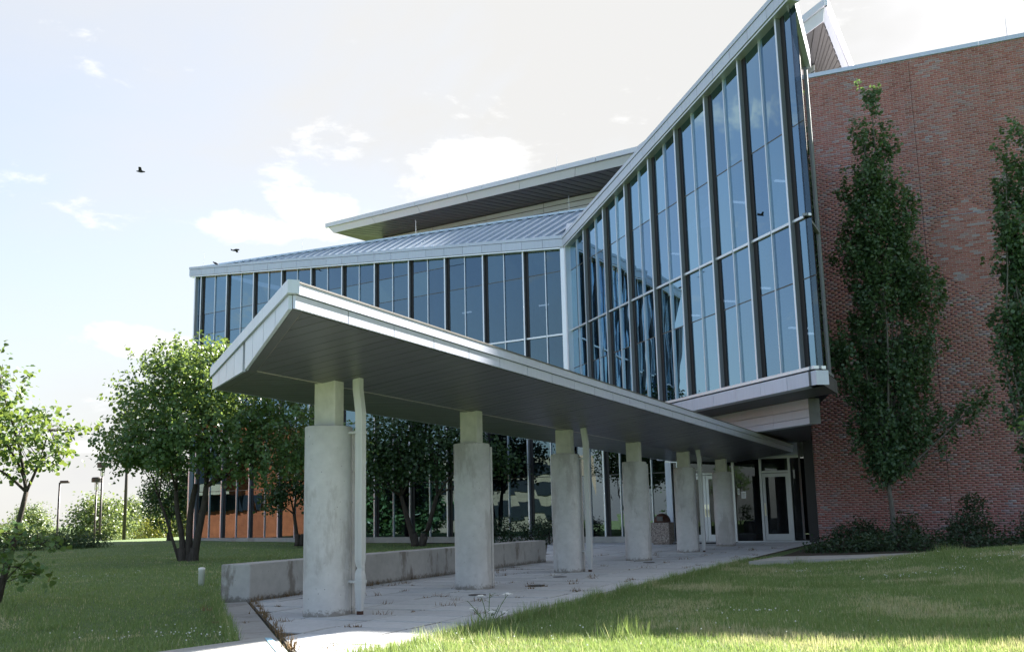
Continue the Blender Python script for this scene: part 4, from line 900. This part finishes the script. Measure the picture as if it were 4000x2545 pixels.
tree('columnar_tree', (11.98, 24.0, .06), 'second slim columnar tree, half cut off by the right edge',
     [(0.66, -0.05, 9.67, 0.23, 0.21, 0.5), (0.25, 0.03, 9.42, 0.24, 0.23, 0.38), (0.52, 0.03, 8.76, 0.36, 0.34, 0.75), (0.09, 0.25, 8.25, 0.19, 0.18, 0.5), (-0.05, -0.13, 7.48, 0.36, 0.34, 0.43), (0.44, -0.05, 7.47, 0.54, 0.52, 0.93), (0.15, 0.25, 6.52, 0.42, 0.4, 0.74), (0.55, 0.08, 6.2, 0.54, 0.51, 0.92), (-0.12, 0.08, 5.16, 0.44, 0.42, 0.55), (0.35, -0.06, 4.96, 0.6, 0.57, 0.73), (-0.34, -0.2, 4.24, 0.29, 0.28, 0.36), (0.16, 0.02, 3.86, 0.53, 0.5, 0.66), (0.01, 0.01, 3.02, 0.41, 0.39, 0.48), (0.19, -0.15, 1.95, 0.48, 0.45, 0.53)],
     12500, .092, 'leaf_maple', 'bark_grey', [(0, 0, (.1, 0), (1.0, 1.0))], 1.75, .09, clump=42, sig=.095, droop=.2, aspect=.95, twigs=80, shell=.25, shoot=(.75, 1.0, .42))
tree('maple_tree', (9.3, 14.6, .1), 'bright green leafy branches reaching in at the right edge',
     [(-1.75, .1, 2.05, .38, .4, .18), (-1.5, 0, 2.35, .45, .4, .2), (-1.15, 0, 2.6, .5, .5, .28), (-1.2, .1, 1.85, .45, .4, .2), (-.5, 0, 3.0, .8, .8, .7), (.3, 0, 3.6, 1.0, 1.0, 1.0), (-.5, 0, 2.2, .6, .6, .4)],
     3600, .10, 'leaf_bright', 'bark_grey', [(0, 0, (-.1, 0), (1, 1))], 1.7, .08, clump=14, sig=.13, droop=.2, aspect=.7, twigs=60)
# shrubs in the bed below the brick wall
SH = [((7.6, 24.4), [(0, 0, .25, .7, .7, .35), (.7, .2, .3, .7, .7, .4), (-.4, .3, .15, .6, .6, .25)], 'low dark shrub at the left tip of the planting bed by the doors'),
      ((9.0, 24.8), [(0, 0, .3, .9, .8, .45), (.3, .6, .6, .5, .6, .5)], 'dark rounded shrub under the slim tree, left of its trunk'),
      ((9.85, 26.2), [(0, 0, .5, .5, .5, .6), (-.1, 0, 1.2, .28, .3, .45)], 'upright feathery shrub at the foot of the slim trunk'),
      ((10.9, 25.6), [(0, 0, .5, .8, .7, .6), (.4, .3, 1.0, .5, .5, .5)], 'dark shrub just right of the slim trunk'),
      ((11.6, 26.6), [(0, 0, .7, .6, .6, .8), (.1, 0, 1.7, .32, .4, .6), (.05, 0, 2.2, .15, .2, .35)], 'tallest pointed dark shrub before the brick wall'),
      ((12.3, 24.6), [(0, 0, .5, .9, .8, .6), (.3, .2, 1.1, .6, .6, .5)], 'dark shrub below the brick wall near the right edge'),
      ((10.2, 23.9), [(0, 0, .2, 1.2, .5, .28), (1.0, .2, .25, .9, .5, .3)], 'low ground-hugging shrub along the edge of the garden path'),
      ((13.2, 24.0), [(0, 0, .6, .8, .8, .7), (0, 0, 1.3, .5, .5, .5)], 'dark shrub at the right edge below the second slim tree'),
      ((8.7, 27.4), [(0, 0, .5, .7, .7, .55), (.5, .4, .9, .4, .4, .4)], 'dark shrub against the left foot of the brick wall')]
for (x, y), lb, lab in SH:
    lb = [(a, b_, c*.5, d_*1.1, e, f*.62) for a, b_, c, d_, e, f in lb]
    tree('shrub', (x, y, .03), lab, lb, int(420*sum(l[3]*l[4] for l in lb)**.5*4), .075, 'leaf_bush', 'bark', [(0, 0, (0, 0), (1, 1))], .2, .02, 'shrub', 'shrubs below the brick wall', 16, .12, .1, .7, 24, .2)
tree('shrub', G(-.2, 36.2), 'leafy shrub before the glass, between the second and third columns', [(0, 0, .45, .9, .5, .5), (.9, 0, .35, .7, .5, .4), (-.7, 0, .4, .5, .5, .6)], 2200, .08, 'leaf_bush', 'bark', [(0, 0, (0, 0), (1, 1))], .2, .02, 'shrub', None, 16, .12, .1, .6, 24, .2)
tree('shrub', G(1.1, 35.4), 'weedy shrub by the glass just left of the third column', [(0, 0, .35, .5, .4, .5), (-.3, 0, .6, .25, .3, .4)], 900, .07, 'leaf_bush', 'bark', [(0, 0, (0, 0), (1, 1))], .2, .02, 'shrub', None, 16, .10, .1, .6, 24, .2)
tree('hedge', G(-17.6, 40.6), 'dark clipped juniper hedge at the far left of the lawn', [(0, 0, .25, 1.6, .8, .45), (-1.8, .3, .2, 1.5, .8, .45), (1.0, 0, .2, .8, .7, .45), (-3.2, .3, .2, 1.4, .8, .45)], 6500, .085, 'leaf_dark', 'bark', [(0, 0, (0, 0), (1, 1))], .1, .04, 'hedge', None, 20, .12, .0, .6, 30, .2)
# distant trees over the slope: prototypes and copies
FARL = ['far pale tree, leftmost on the slope behind the sapling', 'far tree at the left showing behind the sapling trunk', 'far rounded tree right of the sapling trunk', 'far tree behind the tall single-head lamp post', 'tallest far tree, right of the single-head lamp post', 'far bushy tree right of the tallest distant one', 'far low tree left of the paired lamp posts', 'yellow-green far tree right of the paired lamp posts', 'far tree between the paired lamps and the pole in the tree', 'yellow-green far tree left of the dark oval evergreen', 'far hazy tree on the skyline at the left', 'far hazy tree on the skyline above the hedge', 'far hazy tree on the skyline, centre', 'far hazy tree on the skyline behind the paired lamps', 'far hazy tree on the skyline left of the evergreen', 'far tree low on the slope left of the evergreen', 'far tree behind the evergreen and the main trunk', 'pale far tree low behind the hedge', 'far leafy tree behind the left end of the hedge', 'yellow-green far tree above the middle of the hedge', 'far leafy tree left of the tall single-head lamp post', 'far leafy tree just right of the tall single-head lamp post', 'far leafy tree behind the sapling crown stem', 'far leafy tree left of the tallest distant one']
FARP = [(-92, 165, 1.25, 0), (-70, 130, .95, 0), (-76, 150, 1.0, 0), (-64, 140, 1.0, 0), (-57, 142, 1.42, 0), (-50, 132, 1.0, 0), (-42, 112, .8, 0), (-37, 106, .92, 1), (-34, 112, .8, 0), (-30, 98, .8, 1), (-170, 290, 2.2, 0), (-140, 300, 2.0, 0), (-116, 310, 2.1, 0), (-100, 305, 2.1, 0), (-80, 300, 2.3, 0), (-25.5, 92, .75, 1), (-20, 98, .9, 0), (-48, 112, .7, 1), (-60, 122, 1.0, 0), (-54.5, 124, .95, 1), (-52, 128, 1.05, 0), (-49, 122, .9, 0), (-66, 136, 1.1, 0), (-45, 118, .95, 0)]
protos = {}
for (x, y, s, kd), lb in zip(FARP, FARL):
    if kd not in protos:
        t = tree('distant_tree', (0, 0, 0), lb, [(0, 0, 5.6, 3.0, 3.0, 2.8), (-1.8, 0, 4.2, 2.2, 2.2, 1.9), (1.9, .4, 4.4, 2.2, 2.2, 2.0), (.3, -.6, 7.4, 1.8, 1.8, 1.5), (-.6, -.8, 2.6, 2.4, 2.2, 1.5), (1.2, -.5, 2.4, 1.9, 1.9, 1.3)], 11000, .22, 'leaf_far_yellow' if kd else 'leaf_far', 'bark', [(0, 0, (0, 0), (1, 1))], 2.4, .22, 'tree', 'trees on the far slope', 14, .42, .2, 1.0, 30, .3)
        protos[kd] = t
    else: t = copytree(protos[kd])
    t.location = (x, y, float(gz(x, y))-.3); s *= (.78 if y < 135 else 1.12); t.scale = (s*random.uniform(.95, 1.25), s, s); t.rotation_euler.z = random.uniform(0, 6.28); tag(t, lb, 'tree', 'trees on the far slope')
# a parked van just visible below the crest
cx, cy = -34, 90; cz = float(gz(cx, cy)); car = thing('parked_van', (cx, cy, cz), 'pale vehicle roof just showing beyond the crest of the lawn', 'van')
mb = MB(); mb.boxc(cx-2.4, cx+2.4, cy-.95, cy+.95, cz+.5, cz+1.3); mb.add([(cx-2.2, cy-.9, cz+1.3), (cx+1.4, cy-.9, cz+1.3), (cx+1.4, cy+.9, cz+1.3), (cx-2.2, cy+.9, cz+1.3), (cx-1.9, cy-.75, cz+2.1), (cx+.8, cy-.75, cz+2.1), (cx+.8, cy+.75, cz+2.1), (cx-1.9, cy+.75, cz+2.1)], HF); fixnormals(mb.build('body', 'car_white', car))
for a in (-1.5, 1.5):
    for b_ in (-.95, .95): MB().tube([(cx+a, cy+b_-.1, cz+.4), (cx+a, cy+b_+.1, cz+.4)], [.38, .38], 14).build('wheel', 'rubber', car)

# ------------------------------------------------------------------ grass, weeds and flowers (uncountable)
def inpoly(x, y, poly):
    r_ = np.zeros(len(x), bool); n = len(poly)
    for i in range(n):
        x0, y0 = poly[i][:2]; x1, y1 = poly[(i+1) % n][:2]
        c = ((y0 > y) != (y1 > y)) & (x < (x1-x0)*(y-y0)/(y1-y0+1e-12)+x0); r_ ^= c
    return r_
PLZ = [L(*p)[:2] for p in [(-13.7, 2.44), (2.2, 2.44), (12.66, 2.44), (14.4, -6.95), (13.3, -7.15), (1.7, -2.5), (-8.9, -2.6), (-8.95, -2.40), (-13.75, 2.08)]]
PTH = [(4.62, 21.0), (6.2, 21.25), (7.7, 21.5), (9.4, 21.95), (12.5, 22.6), (14.5, 22.6), (14.5, 23.6), (12.4, 23.6), (9.3, 22.95), (7.2, 22.55), (5.6, 22.6)]
BED = [(5.6, 22.9), (7.2, 22.88), (9.3, 23.3), (12.4, 23.9), (18, 24.2), (18, 28.5), (9.3, 32.0), (8.1, 28.5)]
SWK = [(-2.5, 10.36), (-2.02, 9.0), (-1.4, 7.2), (-6.0, 2.5), (-7.6, 4.0)]
WLA = [FA.p(-4, 0)[:2], FA.p(22, 0)[:2], (-12, 70), (30, 70), (30, 29), (9.2, 31.8)]
def ok(x, y):
    m_ = ~inpoly(x, y, PLZ) & ~inpoly(x, y, PTH) & ~inpoly(x, y, BED) & ~inpoly(x, y, SWK) & ~inpoly(x, y, WLA); return m_
def vnoise(x, y, s, seed):
    r_ = np.random.default_rng(seed); ph = r_.random((8, 3))*6.28; k = r_.normal(size=(8, 2)); o_ = 0
    for i in range(8): o_ = o_+np.sin(x*k[i, 0]*s*(1+i*.5)+y*k[i, 1]*s*(1+i*.5)+ph[i, 0])/(1+i*.35)
    return o_/3.2
def blades(name, n, sampler, hmin, hmax, wid, label, dryb=0.0):
    x, y = sampler(n); k = ok(x, y); x, y = x[k], y[k]; n = len(x); z = gz(x, y)-.015
    pat = vnoise(x, y, 1.4, 3); tuft = vnoise(x, y, 4.0, 5); dryf = np.clip((vnoise(x, y, 1.0, 11)*.9+vnoise(x, y, 3.5, 12)*.6-.32+dryb)*2.2, 0, 1)
    h = (hmin+(hmax-hmin)*rng.random(n)**1.6)*(1+.45*np.clip(tuft, -.8, 1.5)); a = rng.random(n)*6.283; ln = rng.uniform(.1, .75, n)*h; w = wid*rng.uniform(.6, 1.3, n)
    B0 = np.stack([x, y, z], 1); sd_ = np.stack([np.cos(a), np.sin(a), 0*a], 1)*w[:, None]*.5; lean = np.stack([-np.sin(a), np.cos(a), 0*a], 1)*ln[:, None]
    V = np.stack([B0-sd_, B0+sd_, B0+lean+np.stack([0*h, 0*h, h], 1)], 1).reshape(-1, 3); T_ = np.arange(n*3).reshape(-1, 3)
    dry_ = np.where(rng.random(n) < .08+dryf*.75, rng.uniform(.5, 1, n), rng.random(n)*.12)
    tone_ = np.clip(.5+.22*pat+rng.normal(size=n)*.22, 0, 1)
    o_ = fastmesh(name, V, T_, 'grass', None, (0, 15, 0), {'tone': tone_, 'dry': dry_}, 3); tag(o_, label, 'grass', None, 'stuff')
def samp_right(n):       # denser near the viewer
    y = 7.2+(24-7.2)*rng.random(n)**1.5; f = rng.random(n); x0 = A0[0]+(y-A0[1])*.468+2.3; x1 = y*.56+1.2
    return x0+(x1-x0)*f, y
def samp_left(n):
    y = 8.0+(44-8.0)*rng.random(n)**1.7; return -(y*.53+1.5)+(y*.53+1.5+1.2)*rng.random(n), y
blades('lawn_grass', 360000, samp_right, .022, .070, .009, 'short green and straw-coloured grass on the right of the paving', .24)
blades('lawn_grass', 300000, samp_left, .02, .060, .012, 'short shaded grass on the left of the paving', -.25)
def edge_pts(n):         # longer tufts along the paving edges
    s = rng.random(n); e = rng.random(n)
    lon = -13.6+15.5*s; lat = 2.47+.22*e**2; lon2 = -13.5+4.6*s; lat2 = 2.02-4.35*s-.08-.25*e**2; m_ = rng.random(n) < .7
    lo_ = np.where(m_, lon, lon2); la_ = np.where(m_, lat, lat2); P_ = A0[None]+AX[None]*lo_[:, None]+NR[None]*la_[:, None]; return P_[:, 0], P_[:, 1]
blades('edge_grass', 16000, edge_pts, .05, .17, .009, 'longer ragged grass along the paving edges')
def tufts_pts(n):
    cx_ = rng.uniform(-8, 10, 70); cy_ = 8.2+14*rng.random(70)**1.6; i = rng.integers(0, 70, n); return cx_[i]+rng.normal(size=n)*.13, cy_[i]+rng.normal(size=n)*.10
blades('grass_tufts', 14000, tufts_pts, .06, .20, .008, 'scattered taller tufts standing in the lawn')
# weeds in the paver joints
V, T_, tn = [], [], []; wc = []
for _ in range(150):
    lo_ = -13+round(random.uniform(0, 22)/PL)*PL*1.0-.42+random.uniform(-.01, .01); la_ = random.uniform(-2.1, 2.2)
    if random.random() < .45: la_ = -7.18+round((la_+7.18)/PW)*PW; lo_ += random.uniform(0, .6)
    if lo_ < endlon(la_)-.2 and la_ < 2.0 and lo_ < -13.3+(2.25-la_)*1.06: continue
    if random.random() > 1.15-(lo_+13)/28: continue
    nb = random.randint(8, 26); s = random.uniform(.5, 1.5)
    for k in range(nb):
        a = random.random()*6.28; b_ = L(lo_+random.gauss(0, .035*s), la_+random.gauss(0, .05*s), .004); h = random.uniform(.015, .07)*s; r_ = random.uniform(.02, .09)*s
        sd_ = np.array([math.cos(a), math.sin(a), 0])*.005; q = len(V); V += [b_-sd_, b_+sd_, b_+np.array([-math.sin(a)*r_, math.cos(a)*r_, h])]; T_.append((q, q+1, q+2)); tn.append(random.random()*.8)
for _ in range(110):     # weeds along the wall foot and kerb
    if random.random() < .6: b0_ = L(random.uniform(-8.5, 1.4), -2.17+abs(random.gauss(0, .02)), .0)
    else: s = random.random(); b0_ = L(-13.3+4.7*s+.03, 2.2-4.4*s, .0)
    for k in range(9):
        a = random.random()*6.28; h = random.uniform(.02, .12); r_ = random.uniform(.01, .07); sd_ = np.array([math.cos(a), math.sin(a), 0])*.005; q = len(V); b_ = b0_+np.array([random.gauss(0, .03), random.gauss(0, .03), 0])
        V += [b_-sd_, b_+sd_, b_+np.array([-math.sin(a)*r_, math.cos(a)*r_, h])]; T_.append((q, q+1, q+2)); tn.append(random.random()*.7)
o = fastmesh('joint_weeds', np.array(V), np.array(T_), 'dry_weed', None, (0, 15, 0), {'tone': tn, 'dry': tn}, 3); tag(o, 'small brown weeds sprouting from the paving joints', 'weeds', None, 'stuff')
# clover heads
mb = MB(); CLV = [((8.35, 17.4), .55, 60), ((6.3, 16.2), .5, 46), ((2.6, 11.6), .35, 20), ((-3.4, 10.9), .75, 70), ((5.0, 18.3), .4, 16), ((.6, 9.9), 1.2, 30), ((-8.5, 20.5), 1.5, 40), ((6.9, 19.2), .5, 20)]
for (x, y), r_, n in CLV:
    for k in range(n):
        xx, yy = x+random.gauss(0, r_), y+random.gauss(0, r_*.5)
        if not ok(np.array([xx]), np.array([yy]))[0]: continue
        z = float(gz(xx, yy))+random.uniform(.035, .07); s = random.uniform(.006, .010)
        mb.add([(xx+s*a, yy+s*b_, z+s*c_) for a, b_, c_ in ((1, 0, 0), (-1, 0, 0), (0, 1, 0), (0, -1, 0), (0, 0, 1), (0, 0, -1))], [(0, 2, 4), (2, 1, 4), (1, 3, 4), (3, 0, 4), (2, 0, 5), (1, 2, 5), (3, 1, 5), (0, 3, 5)])
tag(mb.build('clover_flowers', 'flower'), 'tiny white clover heads dotted through the lawn', 'flowers', None, 'stuff')
# wild carrot plant at the paving edge
bp_ = L(-10.2, 2.36); wcp = thing('wild_carrot', tuple(bp_), 'lanky wild carrot with white flat flower heads at the paving edge', 'plant')
mb = MB(); heads = []
for dx, dy, h, hd in ((.30, .05, .46, .085), (-.12, .0, .44, .06), (-.25, .05, .22, .05), (.05, -.05, .17, .05), (.16, .0, .30, 0), (-.33, 0, .38, 0), (.02, .03, .50, 0), (.25, -.05, .16, .04)):
    e = bp_+np.array([dx*.7, dy, h*.62]); hd *= .7; limb(mb, bp_+np.array([dx*.15, 0, 0]), e, .005, .003, .06, 5, 6)
    for k in range(3):
        s = random.uniform(.3, .9); q = bp_+(e-bp_)*s; limb(mb, q, q+np.array([random.uniform(-.08, .08), random.uniform(-.05, .05), random.uniform(.01, .07)]), .003, .001, .1, 4, 3)
    if hd: heads.append((e, hd))
mb.build('stem', 'stem', wcp)
for e, hd in heads:
    m2 = MB()
    for k in range(46):
        a = random.random()*6.28; r_ = hd*math.sqrt(random.random()); c = e+np.array([r_*math.cos(a), r_*math.sin(a), .02-.3*r_*r_/hd+random.uniform(-.004, .004)]); s = .008
        m2.add([c+np.array((s, 0, 0)), c+np.array((0, s, 0)), c+np.array((-s, 0, 0)), c+np.array((0, -s, 0)), c+np.array((0, 0, s*.7))], [(0, 1, 4), (1, 2, 4), (2, 3, 4), (3, 0, 4), (3, 2, 1, 0)])
    m2.build('flower_head', 'flower', wcp)
# small round drain covers in the paving
for k, (lo_, la_) in enumerate(((-7.1, .62), (-5.3, .75), (-3.4, .35), (1.2, .5))):
    c = L(lo_, la_); mb = MB(); mb.lathe([(.125, .014), (.125, .022), (.11, .024)], (c[0], c[1]), 20)
    tag(mb.build('drain_cover', 'gutter', None, c), ['round drain cover just left of the second column foot', 'round drain cover right of the second column foot', 'round drain cover just left of the third column foot', 'round drain cover left of the fourth column foot'][k], 'drain cover', 'drain covers in the paving')

# ================================================================== BUILDINGS OPPOSITE (outside the view, mirrored in the glass)
br = thing('brick_annex', (-50, 44, 0), 'orange brick building opposite, mirrored in the low glass', 'building')
mb = MB(); mb.boxc(-62, -46, 37.5, 74, -1, 8); mb.build('wall', 'red_brick_far', br)
mb = MB(); mb.boxc(-46.0, -44.6, 45.0, 50.5, 2.75, 7.5); mb.build('bay_window', 'beige', br)
for k in range(4):
    mb = MB(); mb.boxc(-44.62, -44.55, 45.2+k*1.32, 46.35+k*1.32, 3.6, 7.3); mb.build('window', 'window_dark', br)
mb = MB(); mb.boxc(-46.05, -45.9, 42, 49, 1.6, 2.7); mb.build('low_window', 'window_dark', br)
tn_ = thing('beige_block', (-80, 10, 0), 'beige banded building opposite with roof vents, mirrored in the low glass', 'building')
bz = -2.0
mb = MB(); mb.boxc(-95, -76, 1, 21, bz, 7.4); mb.build('wall', 'beige', tn_)
for z0, z1 in ((.2, 1.8), (3.0, 4.4), (5.2, 6.5)):
    mb = MB(); mb.boxc(-76.05, -75.9, 2, 20, z0, z1); mb.build('window_band', 'window_dark', tn_)
for y, r_, h in ((8, .5, 2.0), (10.5, .25, 2.6), (14, .5, 2.0), (16.5, .25, 2.6)):
    mb = MB(); mb.lathe([(r_, 7.4), (r_, 7.4+h), (r_*1.5, 7.4+h), (r_*1.4, 7.6+h)], (-78, y), 14); mb.build('roof_vent', 'vent_metal', tn_)
OT = [(-58, 27, 'dark bushy tree opposite the glass hall, next to the beige building'), (-40, 33, 'dark bushy tree opposite the glass hall, nearest the lawn'), (-52, 35, 'dark bushy tree opposite the glass hall, beside the brick building'), (-62, -6, 'dark bushy tree opposite the glass hall, beyond the beige building'), (-50, -14, 'dark bushy tree opposite the glass hall, farthest round to the side')]
for k, (x, y, lb) in enumerate(OT):
    if k == 0: t0_ = tree('opposite_tree', (0, 0, 0), lb, [(0, 0, 5.0, 3.0, 3.0, 2.6), (-2.2, 0, 3.6, 2.4, 2.2, 2.0), (2.2, .4, 3.8, 2.4, 2.2, 2.0), (.3, -.6, 7.2, 2.0, 1.8, 1.7), (-.6, -.8, 2.0, 2.6, 2.2, 1.5), (1.2, -.5, 1.9, 2.2, 1.9, 1.3)], 5000, .34, 'leaf_dark', 'bark', [(0, 0, (0, 0), (1, 1))], 1.6, .22, 'tree', 'trees opposite the hall', 14, .42, .2, 1.0, 30, .3); t = t0_
    else: t = copytree(t0_)
    t.location = (x, y, -1.0); t.scale = (.95, .95, .8); t.rotation_euler.z = k*1.3; tag(t, lb, 'tree', 'trees opposite the hall')
